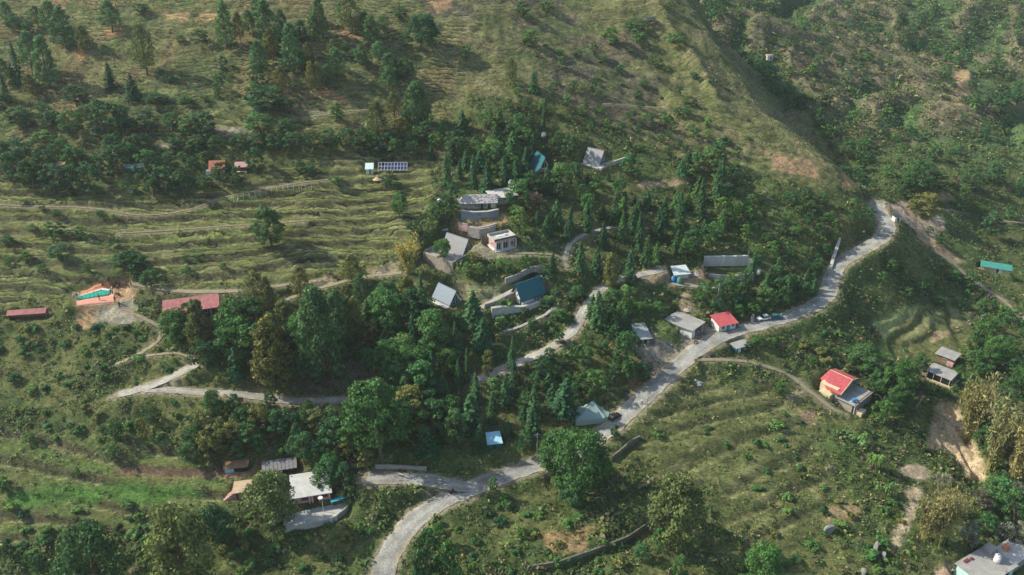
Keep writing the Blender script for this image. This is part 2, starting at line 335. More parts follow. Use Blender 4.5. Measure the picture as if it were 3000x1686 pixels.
# narrow grazing tracks along the contour; lit edges and dark undersides painted into the colour
al = n.new('ShaderNodeAttribute'); al.attribute_name = 'lay'; tw = nz(.045, 3, .5); tb = nz(.5, 3, .6)
def mt(op, a, b_=None, c_=None):
    q = n.new('ShaderNodeMath'); q.operation = op
    for i, v in enumerate((a, b_, c_)):
        if v is None: continue
        if isinstance(v, (int, float)): q.inputs[i].default_value = v
        else: l.new(v, q.inputs[i])
    return q.outputs[0]
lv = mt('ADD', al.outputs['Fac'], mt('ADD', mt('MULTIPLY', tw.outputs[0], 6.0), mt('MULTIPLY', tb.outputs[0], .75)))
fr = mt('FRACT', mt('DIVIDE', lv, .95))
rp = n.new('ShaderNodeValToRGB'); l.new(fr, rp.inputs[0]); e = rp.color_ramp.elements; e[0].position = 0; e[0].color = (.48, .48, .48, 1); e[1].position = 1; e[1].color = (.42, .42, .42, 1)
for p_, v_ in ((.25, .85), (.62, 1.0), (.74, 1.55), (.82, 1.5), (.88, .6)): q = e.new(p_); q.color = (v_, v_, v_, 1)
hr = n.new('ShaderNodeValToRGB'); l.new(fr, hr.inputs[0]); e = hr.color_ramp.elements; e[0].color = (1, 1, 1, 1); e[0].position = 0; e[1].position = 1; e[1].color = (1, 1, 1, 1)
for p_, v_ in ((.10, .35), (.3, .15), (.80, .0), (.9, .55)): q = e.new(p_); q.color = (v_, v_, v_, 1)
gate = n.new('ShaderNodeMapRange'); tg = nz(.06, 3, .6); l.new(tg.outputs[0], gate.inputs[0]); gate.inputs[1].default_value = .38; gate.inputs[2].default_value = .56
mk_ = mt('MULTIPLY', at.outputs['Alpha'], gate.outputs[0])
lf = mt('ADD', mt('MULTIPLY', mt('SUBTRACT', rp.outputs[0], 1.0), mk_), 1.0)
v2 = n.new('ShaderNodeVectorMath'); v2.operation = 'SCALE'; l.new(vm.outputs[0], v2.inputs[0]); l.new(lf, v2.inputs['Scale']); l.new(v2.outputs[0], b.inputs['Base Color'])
bh = mt('ADD', t2.outputs[0], mt('MULTIPLY', mt('MULTIPLY', hr.outputs[0], mk_), 1.6))
bp = n.new('ShaderNodeBump'); bp.inputs['Strength'].default_value = .9; bp.inputs['Distance'].default_value = .35
l.new(bh, bp.inputs['Height']); l.new(bp.outputs[0], b.inputs['Normal'])

slope = np.hypot(np.gradient(Z, gx, axis=0), np.gradient(Z, gy, axis=1))
def mixc(C, c, m):
    m = np.clip(m, 0, 1)[..., None]; return C*(1-m)+np.array(c)*m
C = np.zeros(X.shape+(3,)); C[:] = (.125, .135, .048)
n1 = fbm(X, Y, 22, 4, 21); n2 = fbm(X, Y, 8, 4, 22); n3 = fbm(X, Y, 3, 3, 23)
C = mixc(C, (.085, .12, .038), sstep(-.1, .35, n1))
C = mixc(C, (.135, .11, .065), sstep(.12, .4, n2)*.7)
scrub = np.clip(1-field-low-fan*.6-upl*.7-face*.8-orch, 0, 1)
C = mixc(C, (.055, .08, .026), scrub*sstep(-.3, .2, n2+n3*.6)*.85)
C = mixc(C, (.158, .188, .052), field*sstep(-.3, .25, n2)*.85)
C = mixc(C, (.166, .168, .064), upl*sstep(-.2, .3, n2)*.75)
C = mixc(C, (.19, .175, .082), face*sstep(-.3, .3, n2)*.85)
C = mixc(C, (.098, .116, .038), fan*.9)
C = mixc(C, (.14, .15, .055), fan*sstep(.0, .4, n2)*.6)
C = mixc(C, (.13, .09, .085), face*sstep(.15, .4, n1)*(Y > 300)*.6)
bb_ = np.clip(field+low+upl*.3, 0, 1)
C = mixc(C, (.075, .072, .038), bb_*sstep(.70, .76, tf+.05*n3)*(1-sstep(.97, 1.0, tf))*.85)  # brown riser growth, with shade below the lip put into the colour
C = mixc(C, (.27, .26, .115), bb_*sstep(.58, .64, tf+.03*n3)*(1-sstep(.68, .72, tf+.03*n3))*.75)  # pale trodden-grass lip, its sunlit edge painted in as well
C = mixc(C, (.055, .065, .028), fan*sstep(.60, .72, tf2+.06*n3)*(1-sstep(.9, 1.0, tf2))*.7)  # fan risers: dark line of shade under each lip painted in
C = mixc(C, (.22, .22, .085), fan*sstep(.46, .54, tf2+.05*n3)*(1-sstep(.60, .66, tf2+.05*n3))*.8)  # fan lips: light on the edge put into the grass colour
C = mixc(C, (.22, .21, .095), np.clip(field+upl+face+fan, 0, 1)*sstep(.05, .3, STR)*.45)
C = mixc(C, (.075, .082, .036), np.clip(field+upl+face+fan, 0, 1)*sstep(.05, .3, -STR)*.55)
C = mixc(C, (.085, .145, .036), low*(1-sstep(.55, .7, tf))*sstep(-.25, .25, n2)*.6)
C = mixc(C, (.20, .13, .07), upl*sstep(.18, .42, n2-n1*.3)*.35)
far = FAR
C = mixc(C, (.19, .16, .095), far*sstep(.25, .65, RIDG+.3*n2)*.85)
C = mixc(C, (.075, .13, .048), far*(1-sstep(.15, .5, RIDG+.4*n3+.3*n2))*.85)
C = mixc(C, (.055, .09, .032), far*sstep(.05, .35, n2+n3*.4)*.6)
C = mixc(C, (.26, .15, .10), cutb*.75)
SOIL = [((.075, .16, .034), .8, [(20, 1445), (300, 1418), (560, 1428), (620, 1448), (480, 1474), (200, 1476), (0, 1492)]), ((.48, .37, .27), 1, [(2590, 598), (2650, 588), (2690, 625), (2700, 655), (2760, 632), (2775, 672), (2740, 690), (2690, 690), (2655, 655), (2600, 620)]), # bare soil patches: colour, raggedness, outline in photo pixels
 ((.34, .20, .10), 1.5, [(305, 75), (355, 80), (360, 110), (310, 105)]), ((.34, .20, .10), 1.5, [(225, 140), (270, 140), (262, 170), (222, 172)]),
 ((.38, .25, .12), 1.5, [(490, 45), (545, 38), (550, 60), (485, 62)]), ((.38, .25, .12), 1, [(590, 42), (640, 42), (640, 60), (590, 62)]),
 ((.38, .20, .10), 1.5, [(940, 262), (1000, 270), (1010, 295), (950, 290)]), ((.34, .20, .10), 1.5, [(1000, 80), (1070, 110), (1060, 120), (1000, 100)]),
 ((.36, .22, .11), 1.5, [(1225, 365), (1280, 370), (1285, 400), (1225, 395)]), ((.36, .22, .11), 1.5, [(1250, 0), (1330, 0), (1320, 30), (1270, 30)]),
 ((.34, .2, .1), 1.5, [(810, 255), (860, 255), (855, 272), (815, 272)]), ((.34, .2, .1), 1.5, [(160, 0), (200, 0), (190, 15), (160, 12)]),
 ((.33, .24, .15), 1, [(2570, 605), (2625, 590), (2660, 610), (2700, 650), (2760, 720), (2830, 770), (2790, 775), (2690, 700), (2660, 640), (2590, 625)]),
 ((.42, .31, .22), 1, [(2680, 650), (2750, 632), (2765, 668), (2740, 685), (2690, 672)]), ((.42, .31, .22), 1, [(2600, 600), (2640, 592), (2675, 620), (2660, 650), (2600, 615)]),
 ((.36, .24, .13), 1.2, [(2745, 568), (2790, 570), (2800, 590), (2750, 585)]), ((.34, .24, .13), 1.2, [(2780, 220), (2840, 205), (2850, 240), (2835, 290), (2800, 320), (2790, 290), (2770, 270)]),
 ((.30, .2, .11), 1.3, [(2250, 450), (2380, 470), (2400, 530), (2330, 510), (2260, 500)]), ((.36, .23, .12), 1.3, [(2470, 505), (2510, 510), (2505, 560), (2465, 555)]),
 ((.40, .26, .14), 1, [(225, 885), (290, 880), (280, 950), (245, 970), (225, 950)]), ((.30, .27, .20), 1, [(290, 870), (390, 860), (400, 920), (430, 945), (380, 950), (300, 945), (270, 930)]),
 ((.36, .23, .13), .6, [(215, 855), (330, 815), (400, 830), (400, 870), (330, 890), (225, 895)]),
 ((.40, .32, .20), 1, [(1080, 785), (1150, 765), (1180, 780), (1170, 810), (1090, 812)]), ((.38, .29, .18), .8, [(925, 815), (990, 808), (985, 840), (925, 845)]),
 ((.34, .24, .12), .4, [(1315, 668), (1345, 645), (1400, 632), (1500, 630), (1512, 660), (1440, 672), (1400, 690), (1370, 710), (1300, 690)]),
 ((.30, .27, .18), .4, [(1370, 745), (1400, 715), (1440, 685), (1520, 735), (1600, 745), (1530, 760), (1390, 760)]),
 ((.27, .26, .14), .6, [(1290, 810), (1360, 830), (1420, 845), (1600, 820), (1620, 850), (1500, 880), (1420, 900), (1350, 860)]),
 ((.36, .27, .15), .8, [(1860, 540), (1900, 530), (2010, 525), (2000, 545), (1880, 560)]), ((.36, .27, .15), .8, [(1990, 525), (2030, 530), (2000, 545)]),
 ((.36, .26, .15), .6, [(1900, 810), (2070, 790), (2080, 830), (1950, 835), (1870, 830)]), ((.30, .26, .2), .6, [(1830, 1000), (1900, 960), (1930, 990), (2010, 1035), (1950, 1090), (1890, 1090), (1880, 1040)]),
 ((.30, .25, .2), .6, [(2000, 945), (2090, 960), (2110, 985), (2010, 1035), (1990, 1000)]),
 ((.33, .25, .15), .8, [(1990, 850), (2020, 850), (2040, 900), (2070, 930), (2000, 920)]),
 ((.56, .42, .26), .7, [(2740, 1180), (2800, 1180), (2830, 1250), (2890, 1370), (2895, 1415), (2830, 1400), (2790, 1330), (2755, 1320), (2715, 1320), (2725, 1250)]),
 ((.42, .33, .22), .8, [(2630, 1375), (2690, 1360), (2720, 1385), (2715, 1410), (2650, 1400)]), ((.42, .34, .22), 1, [(2640, 1440), (2690, 1420), (2700, 1480), (2670, 1530), (2640, 1600), (2600, 1610), (2650, 1500)]),
 ((.36, .25, .14), .8, [(2420, 1490), (2540, 1475), (2500, 1530), (2440, 1530)]), ((.42, .3, .2), .6, [(2740, 1680), (2800, 1640), (2830, 1686), (2740, 1720)]),
 ((.33, .22, .13), 1, [(2330, 1205), (2390, 1202), (2400, 1225), (2340, 1228)]), ((.36, .26, .16), .8, [(2675, 1075), (2720, 1070), (2720, 1110), (2680, 1110)]),
 ((.22, .13, .09), .5, [(340, 1370), (540, 1375), (700, 1385), (700, 1400), (530, 1395), (350, 1390)]), ((.34, .2, .12), .6, [(690, 1375), (760, 1370), (760, 1400), (640, 1400)]),
 ((.3, .2, .1), 1.6, [(1580, 1560), (1700, 1535), (1750, 1560), (1690, 1620), (1600, 1610)]), ((.3, .22, .12), 1, [(720, 1130), (780, 1140), (900, 1180), (840, 1195), (760, 1175)]),
 ((.16, .12, .085), 1.2, [(850, 1090), (1000, 1050), (1120, 1090), (1100, 1160), (900, 1170)]),
 ((.32, .28, .2), .8, [(560, 375), (640, 372), (730, 375), (735, 388), (600, 390)]), ((.3, .25, .17), .8, [(450, 420), (500, 422), (505, 438), (455, 436)]),
 ((.26, .29, .11), .4, [(2560, 945), (2640, 895), (2720, 895), (2660, 925), (2620, 970), (2590, 1000)]), ((.27, .26, .11), .4, [(2640, 1000), (2680, 960), (2745, 905), (2765, 895), (2750, 930), (2700, 985), (2650, 1025)]),
 ((.27, .26, .11), .4, [(2775, 895), (2810, 910), (2815, 955), (2780, 960)]), ((.33, .25, .14), .4, [(2730, 970), (2790, 965), (2770, 990), (2720, 1010)]),
]
for c, rag, pl in SOIL: C = mixc(C, c, soft(grid_mask(pl, rag), 1)*(.85+.15*n3))
C = mixc(C, (.26, .225, .15), (1-sstep(.2, 1.6, DR+n3*.8))*(.9-.3*(RK == 2)))
C = C*(1+.22*n3[..., None])
C = np.clip(C, .008, .9)
nx, ny = X.shape
idx = np.arange(nx*ny).reshape(nx, ny)
F = np.stack([idx[:-1, :-1], idx[1:, :-1], idx[1:, 1:], idx[:-1, 1:]], -1).reshape(-1, 4)
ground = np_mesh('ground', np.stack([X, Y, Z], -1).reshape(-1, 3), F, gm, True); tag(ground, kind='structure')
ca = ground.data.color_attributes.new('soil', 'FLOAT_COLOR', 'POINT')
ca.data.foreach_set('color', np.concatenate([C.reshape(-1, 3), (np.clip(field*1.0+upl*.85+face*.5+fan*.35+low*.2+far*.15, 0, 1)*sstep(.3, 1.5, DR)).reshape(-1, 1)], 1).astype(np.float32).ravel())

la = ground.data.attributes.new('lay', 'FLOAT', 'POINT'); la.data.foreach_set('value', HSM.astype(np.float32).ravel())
def roadmat(name):
    m, n, l, b = newmat(name, .9, .2); a = n.new('ShaderNodeAttribute'); a.attribute_name = 'wear'; tc = n.new('ShaderNodeTexCoord'); o = None
    for sc, lo, hi in ((.25, .72, 1.22), (2.2, .8, 1.2), (9, .85, 1.15)):
        t = n.new('ShaderNodeTexNoise'); t.inputs['Scale'].default_value = sc; t.inputs['Detail'].default_value = 5; l.new(tc.outputs['Object'], t.inputs[0]); r = n.new('ShaderNodeMapRange'); r.inputs[1].default_value = .35; r.inputs[2].default_value = .65; r.inputs[3].default_value = lo; r.inputs[4].default_value = hi; l.new(t.outputs[0], r.inputs[0])
        v = n.new('ShaderNodeVectorMath'); v.operation = 'SCALE'; l.new(o or a.outputs['Color'], v.inputs[0]); l.new(r.outputs[0], v.inputs['Scale']); o = v.outputs[0]
    l.new(o, b.inputs['Base Color']); bp = n.new('ShaderNodeBump'); bp.inputs['Strength'].default_value = .3; l.new(t.outputs[0], bp.inputs['Height']); l.new(bp.outputs[0], b.inputs['Normal']); return m
road_m = roadmat('worn_asphalt')
path_m = mat('trodden_earth', (.245, .215, .13), .95, .22, .8, bump=.3)
conc_m = road_m
ki = 0
for kind, hw, L in road_lines:
    T = np.gradient(L, axis=0); T[:, 2] = 0; T /= np.linalg.norm(T, axis=1)[:, None]; N = np.stack([-T[:, 1], T[:, 0], T[:, 2]*0], 1)
    V = []; K = 11
    for k in range(K):
        f = k/(K-1)*2-1; wob = 1+(.10*vnoise(L[:, 0]+f*30, L[:, 1], 5, 40+(f > 0))+.13*vnoise(L[:, 0]+f*30, L[:, 1], 1.6, 42+(f > 0)))*abs(f)**2
        V.append(L+N*(f*hw*wob)[:, None]+np.array([0, 0, 1])*(.02+.05*(1-f*f)))
    V = np.stack(V, 1); a = len(L); ix = np.arange(a*K).reshape(a, K)
    V[..., 2] += .004*ki; ki += 1
    F = np.stack([ix[:-1, :-1], ix[:-1, 1:], ix[1:, 1:], ix[1:, :-1]], -1).reshape(-1, 4)
    fr_ = np.abs(np.linspace(-1, 1, K)); base_c = np.array((.28, .275, .24)) if ki <= 2 else np.array((.345, .33, .28)); dust = np.array((.33, .285, .19)); PN = V.reshape(-1, 3)
    ed = np.clip(sstep(.62, .98, np.tile(fr_, a)+.25*vnoise(PN[:, 0], PN[:, 1], 4, 50)), 0, 1)[:, None]; lane = np.tile(np.where((fr_ > .25) & (fr_ < .65), .90, 1.04), a)[:, None]
    patch = (vnoise(PN[:, 0], PN[:, 1], 7, 51) > .45)[:, None]; wc = (base_c*lane*np.where(patch, .8, 1))*(1-ed)+dust*ed
    o = np_mesh(kind, V.reshape(-1, 3), F, road_m if kind in ('road', 'drive') else path_m, True); tag(o, kind='structure')
    wa = o.data.color_attributes.new('wear', 'FLOAT_COLOR', 'POINT'); wa.data.foreach_set('color', np.concatenate([wc, np.ones((len(wc), 1))], 1).astype(np.float32).ravel())
def quads(c, nr, s, R, asp=.6):
    n = len(c); nr = nr/np.maximum(np.linalg.norm(nr, axis=1)[:, None], 1e-6); a = R.normal(size=(n, 3)); u = np.cross(nr, a); u /= np.maximum(np.linalg.norm(u, axis=1)[:, None], 1e-6)
    w = np.cross(nr, u); s = np.broadcast_to(np.asarray(s), (n,))[:, None]; u = u*s; w = w*s*asp
    V = np.stack([c-u-w*.4, c-w, c+u+w*.3, c+w], 1).reshape(-1, 3); return V, np.arange(n*4).reshape(-1, 4)
def tube(path, rad, k=6):
    path = np.array(path, float); V = []; F = []
    for i, (p, r) in enumerate(zip(path, rad)):
        t = path[min(i+1, len(path)-1)]-path[max(i-1, 0)]; t = t/np.linalg.norm(t); a = np.cross(t, [0, 1, .2]); a /= np.linalg.norm(a); b_ = np.cross(t, a)
        for j in range(k):
            th = 2*math.pi*j/k; V.append(p+(a*math.cos(th)+b_*math.sin(th))*r)
    for i in range(len(path)-1):
        for j in range(k): F.append((i*k+j, i*k+(j+1) % k, (i+1)*k+(j+1) % k, (i+1)*k+j))
    return np.array(V), np.array(F)
def join(parts):
    V = []; F = []; o = 0
    for v, f in parts: V.append(v); F.append(f+o); o += len(v)
    return np.concatenate(V), np.concatenate(F)
# ---------------------------------------------------------------- built things
class MB:
    def __init__(s): s.v = []; s.f = []
    def add(s, v, f): o = len(s.v); s.v += [tuple(map(float, q)) for q in v]; s.f += [tuple(i+o for i in q) for q in f]; return s
    def box(s, x0, x1, y0, y1, z0, z1):
        return s.add([(x0, y0, z0), (x1, y0, z0), (x1, y1, z0), (x0, y1, z0), (x0, y0, z1), (x1, y0, z1), (x1, y1, z1), (x0, y1, z1)],
                     [(0, 3, 2, 1), (4, 5, 6, 7), (0, 1, 5, 4), (1, 2, 6, 5), (2, 3, 7, 6), (3, 0, 4, 7)])
    def slab(s, p, t):                       # a plate through four points, t thick downwards
        return s.add(list(p)+[(a, b_, c-t) for a, b_, c in p], [(0, 1, 2, 3), (7, 6, 5, 4), (0, 4, 5, 1), (1, 5, 6, 2), (2, 6, 7, 3), (3, 7, 4, 0)])
    def prism(s, pl, z0, z1):
        n = len(pl); return s.add([(a, b_, z0) for a, b_ in pl]+[(a, b_, z1) for a, b_ in pl], [tuple(range(n-1, -1, -1)), tuple(range(n, 2*n))]+[(i, (i+1) % n, n+(i+1) % n, n+i) for i in range(n)])
    def gab(s, pl, ax, a0, a1):              # outline pl in (across, z), extruded along axis ax
        n = len(pl); mk = (lambda t, q: (t, q[0], q[1])) if ax == 'x' else (lambda t, q: (q[0], t, q[1]))
        return s.add([mk(a0, q) for q in pl]+[mk(a1, q) for q in pl], [tuple(range(n-1, -1, -1)), tuple(range(n, 2*n))]+[(i, (i+1) % n, n+(i+1) % n, n+i) for i in range(n)])
    def cyl(s, x, y, z0, z1, r0, r1=None, k=12):
        r1 = r0 if r1 is None else r1; v = []
        for z, r in ((z0, r0), (z1, r1)): v += [(x+r*math.cos(6.2832*i/k), y+r*math.sin(6.2832*i/k), z) for i in range(k)]
        return s.add(v, [tuple(range(k-1, -1, -1)), tuple(range(k, 2*k))]+[(i, (i+1) % k, k+(i+1) % k, k+i) for i in range(k)])
    def bar(s, p, q, r=.04, k=5):
        v, f = tube([p, q], [r, r], k); s.add(v, f); return s.add([v[i] for i in range(k)], [tuple(range(k))]).add([v[k+i] for i in range(k)], [tuple(range(k-1, -1, -1))])
    def corr(s, p00, p10, p11, p01, n, amp=.05, t=.04):   # corrugated sheet, ribs run from edge 0 to edge 1
        a, b_, c, d = map(np.array, (p00, p10, p11, p01)); v = []; m = 2*n
        for i in range(m+1):
            f = i/m; o = np.array([0, 0, amp*(i % 2)]); v.append(a+(b_-a)*f+o); v.append(d+(c-d)*f+o)
        k = len(v); v += [q-np.array([0, 0, t]) for q in v]
        F = [(2*i, 2*i+2, 2*i+3, 2*i+1) for i in range(m)]+[(k+2*i+1, k+2*i+3, k+2*i+2, k+2*i) for i in range(m)]
        F += [(2*i+2, 2*i, k+2*i, k+2*i+2) for i in range(m)]+[(2*i+1, 2*i+3, k+2*i+3, k+2*i+1) for i in range(m)]+[(0, 1, k+1, k), (2*m+1, 2*m, k+2*m, k+2*m+1)]
        return s.add(v, F)
    def build(s, name, m, parent=None, smooth=False):
        me = bpy.data.meshes.new(name); me.from_pydata(s.v, [], s.f); me.materials.append(m); me.update()
        if smooth: me.polygons.foreach_set('use_smooth', [True]*len(me.polygons))
        o = bpy.data.objects.new(name, me); o.parent = parent; COL.objects.link(o); return o
SING = {'veranda_posts': 'post', 'posts': 'post', 'pillars': 'pillar', 'shop_goods': 'goods_crate', 'gate_posts': 'gate_post', 'poles': 'pole', 'drying_cloths': 'drying_cloth', 'rooftop_firewood': 'firewood_pile', 'terrace_drum': 'drum', 'rooftop_clutter': 'rooftop_box', 'openings': 'opening', 'veranda': 'veranda', 'porch': 'porch'}
_b0 = MB.build
def _build(s, name, m, parent=None, smooth=False):
    if name in SING:                          # every separate piece is a part of its own
        par = list(range(len(s.v)))
        def fd(i):
            while par[i] != i: par[i] = par[par[i]]; i = par[i]
            return i
        for f in s.f:
            for q in f[1:]: par[fd(q)] = fd(f[0])
        grp = {}
        for f in s.f: grp.setdefault(fd(f[0]), []).append(f)
        for fs in grp.values():
            ix = sorted({i for f in fs for i in f}); mp = {i: k for k, i in enumerate(ix)}; c = MB(); c.v = [s.v[i] for i in ix]; c.f = [tuple(mp[i] for i in f) for f in fs]; o = _b0(c, SING[name], m, parent, smooth)
        return o
    return _b0(s, name, m, parent, smooth)
MB.build = _build
LAND = []            # landmarks used when plants are described: (phrase, world point)
def thing(name, label, cat, foot=None, loc=None, rot=0, group=None, land=None, dz=0):
    o = bpy.data.objects.new(name, None); COL.objects.link(o)
    if foot: ox, oy, z, r, Lx, Ly = FP[foot]; o.location = (ox, oy, z+dz); o.rotation_euler = (0, 0, r)
    else: o.location = loc; o.rotation_euler = (0, 0, rot)
    tag(o, label, cat, group)
    if land: LAND.append((land, Vector(o.location)))
    return o
def at(px, py, dz=0): g = G(px, py); return (g.x, g.y, g.z+dz)
def mk(c, **k): return mat('paint', c, **k)
M = dict(conc=mat('concrete', (.42, .41, .37), var=.2, sc=.7, bump=.1), slab=mat('weathered_slab', (.30, .29, .26), var=.22, sc=.5), wht=mk((.62, .61, .56), var=.08), stone=mat('stone_wall', (.30, .28, .25), var=.45, sc=2.4, bump=.6),
         rub=mat('rubble', (.36, .31, .25), var=.4, sc=2.0, bump=.6), dark=mk((.02, .022, .025), rough=.35, spec=.5), glass=mk((.03, .045, .055), rough=.12, spec=.6), teal=mk((.02, .12, .14), rough=.6, var=.12), greyr=mk((.25, .25, .25), rough=.6, var=.12),
         slate=mk((.20, .24, .28), rough=.55, var=.12), red=mk((.37, .14, .13), rough=.7, var=.3, sc=.6), brightred=mk((.42, .085, .09), rough=.65, var=.3), yel=mk((.60, .48, .30), var=.1), pink=mk((.50, .30, .27), var=.18), mint=mk((.48, .72, .62), var=.08),
         green=mk((.05, .24, .20), rough=.6, var=.15), wood=mk((.22, .13, .07), var=.3, sc=3), tin=mat('tin', (.30, .34, .31), .6, .22, .8, metal=.2), brick=mk((.36, .16, .11), var=.25, sc=3), blue=mk((.03, .22, .42), rough=.45), sky=mk((.36, .62, .70), rough=.5),
         cyan=mk((.05, .45, .55), rough=.6), maroon=mk((.16, .04, .05), var=.2), tank=mk((.78, .77, .72), rough=.45, var=.05), orange=mk((.50, .20, .10), var=.15, rough=.8), wing=mk((.02, .30, .20), rough=.5), tile=mk((.45, .17, .10), var=.3, sc=2), tan=mk((.48, .36, .22), var=.2), black=mk((.02, .02, .02), rough=.5),
         steel=mk((.45, .46, .47), rough=.4, metal=.6), panel=mk((.025, .035, .10), rough=.15, spec=.7), car=mk((.70, .71, .70), rough=.25, spec=.6, var=.03), beam=mk((.62, .60, .54)))

def windows(parent, items, frame='wht', pane='glass'):
    """items: (x, y, z, half width, half height, normal axis/sign) each window a part with its pane as sub-part"""
    for x, y, z, w, h, ax in items:
        sgn = -1 if ax[0] == '-' else 1; a = ax[-1]; m = MB()
        def bx(m, u0, u1, z0, z1, d0, d1):
            if a == 'y': m.box(x+u0, x+u1, min(y+sgn*d0, y+sgn*d1), max(y+sgn*d0, y+sgn*d1), z+z0, z+z1)
            else: m.box(min(x+sgn*d0, x+sgn*d1), max(x+sgn*d0, x+sgn*d1), y+u0, y+u1, z+z0, z+z1)
        t = .07
        bx(m, -w, -w+t, -h, h, -.02, .06); bx(m, w-t, w, -h, h, -.02, .06); bx(m, -w+t, w-t, h-t, h, -.02, .06); bx(m, -w+t, w-t, -h, -h+t, -.02, .06); bx(m, -t*.4, t*.4, -h+t, h-t, -.02, .055)
        f = m.build('window', M[frame], parent); p = MB(); bx(p, -w+t, w-t, -h+t, h-t, -.01, .02); p.build('pane', M[pane], f)
def door(parent, x, y, z, w, h, ax, m='dark'):
    sgn = -1 if ax[0] == '-' else 1; q = MB()
    if ax[-1] == 'y': q.box(x-w, x+w, min(y, y+sgn*.05), max(y, y+sgn*.05), z, z+h)
    else: q.box(min(x, x+sgn*.05), max(x, x+sgn*.05), y-w, y+w, z, z+h)
    q.build('door', M[m], parent)
def shell(m, x0, x1, y0, y1, z0, z1): return m.box(x0, x1, y0, y1, z0, z1)

def a_frame(key, name_label, land, roofm, L, w, H, eave=0.0, wallm='wht', glassy=True, gx_=1, sc=1.0):
    t = thing('a_frame_lodge', name_label, 'lodge', key, land=land)
    o = .55; hw = w/2; t.scale = (sc,)*3
    r = MB()
    for s in (-1, 1):
        e = (s*(hw+.25), eave); p = [(-L/2-o, e[0], e[1]), (L/2+o, e[0], e[1]), (L/2+o, 0, H), (-L/2-o, 0, H)]
        if s > 0: p = [p[3], p[2], p[1], p[0]]
        r.slab(p, .16)
    r.box(-L/2-o-.01, L/2+o+.01, -.12, .12, H-.05, H+.06)
    rf = r.build('roof', M[roofm], t)
    k = H-.35; hwz = hw*(1-(eave)/H) if eave else hw
    g = MB()
    hh = hw-.15; g.gab([(-hh, -.3), (hh, -.3), (hh, eave+.05), (0, k), (-hh, eave+.05)] if eave > .2 else [(-hh, -.3), (hh, -.3), (0, k)], 'x', -L/2+.25, L/2-.25); g.build('wall', M[wallm], t)
    xs = gx_*(L/2-.25)
    if glassy:
        q = MB(); q.gab([(-hh*.78, .15), (hh*.78, .15), (0, k*.86)], 'x', min(xs+gx_*.02, xs+gx_*.06), max(xs+gx_*.02, xs+gx_*.06)); gl = q.build('window', M['glass'], t)
        b_ = MB(); X0 = xs+gx_*.1
        for yy in (-.8*hh/2, 0, .8*hh/2): b_.bar((X0, yy, .15), (X0, yy, k*.86*(1-abs(yy)/(hh*.8))), .06)
        for zz in (1.1, 2.2): 
            ww = hh*.78*(1-zz/(k*.9)); b_.bar((X0, -ww, zz), (X0, ww, zz), .06)
        b_.build('frame', M['wht'], gl)
    return t, hh, k
# grey A-frame on its own stone-faced terrace
t, hh, k = a_frame('grey_lodge', 'grey-roofed A-frame lodge on the high stone terrace, dark glazed gable', 'the grey A-frame on the terrace', 'greyr', 9.4, 6.6, 5.4, sc=.82)
rr_ = FP['grey_lodge'][3]; t.location.x += -2.6*math.sin(rr_)+.6*math.cos(rr_); t.location.y += 2.6*math.cos(rr_)+.6*math.sin(rr_)
q_ = thing('stone_platform', 'tall rubble stone platform with paved top below the grey A-frame', 'platform', 'grey_lodge'); w = MB(); w.box(-5.9, 5.9, -6.1, -5.5, -7, .45); w.box(5.4, 5.95, -5.5, 1, -6, .4); w.box(-5.95, -5.4, -5.5, 5, -4, .9); w.build('stonework', M['rub'], q_); w = MB(); w.box(-5.4, 5.4, -5.5, 1.5, -.5, .03); w.build('paving', mat('paving', (.33, .31, .29), var=.3, sc=1.2), q_)
t, hh, k = a_frame('summit_lodge', 'light grey A-frame cabin standing alone uphill, white-framed glass gable', 'the lone uphill A-frame', 'greyr', 6.4, 7.0, 5.6, sc=.86)
d = MB(); d.box(-3.8, 4.4, -5.4, -3.0, -1.4, .12); d.box(3.3, 5.6, -5.2, 3.0, -1.4, .10); d.build('deck', M['conc'], t)
d = MB()
for i in range(6): d.cyl(-.5+i*.7, -3.1, 0, 1.0, .06, k=6)
d.box(-.6, 3.2, -3.15, -3.05, .95, 1.03); d.build('railing', M['wht'], t)
d = MB(); n_ = 12
for i in range(n_):
    a0 = math.radians(95+i*11); a1 = math.radians(95+(i+1)*11); p = [(-2.2+R_*math.cos(a), 1.0+R_*.8*math.sin(a)) for a, R_ in ((a0, 4.6), (a1, 4.6), (a1, 4.9), (a0, 4.9))]; d.prism(p, -1, 2.6)
w_ = d.build('curved_retaining_wall', M['conc']); w_.matrix_world = Matrix.LocRotScale(t.location, t.rotation_euler, None); w_.location = t.location; w_.rotation_euler = t.rotation_euler; tag(w_, 'curved concrete retaining wall wrapped behind the lone grey uphill cabin', 'retaining wall')
t, hh, k = a_frame('slate_lodge', 'blue-grey roofed A-frame lodge with white porch posts, beside conifers', 'the blue-grey A-frame', 'slate', 8.6, 6.6, 5.6, eave=.9, sc=.78)
windows(t, [(x_, -hh, .55, .5, .5, '-y') for x_ in (-3.2, -1.6, 0.2)])
d = MB()
for x_ in (-3.9, -2.4, -.8, .9, 2.6, 4.0): d.cyl(x_, -4.6, 0, 1.5, .08, k=6)
d.box(-4.4, 4.5, -5.0, -3.4, -.4, .1); d.build('porch', M['wht'], t)
t, hh, k = a_frame('teal_lodge', 'white A-frame house with dark teal roof and small gable windows', 'the teal-roofed white house', 'teal', 9.2, 5.8, 6.6, eave=1.6, glassy=False, sc=.92)
windows(t, [(-4.4, -1.0, 1.3, .32, .42, '-x'), (-4.4, .55, 1.3, .32, .42, '-x'), (-4.4, -.2, 2.9, .3, .4, '-x')]+[(x_, -hh, 1.0, .45, .5, '-y') for x_ in (.6, 1.9, 3.2)], pane='dark')
door(t, -4.38, -1.9, .0, .35, 1.9, '-x')
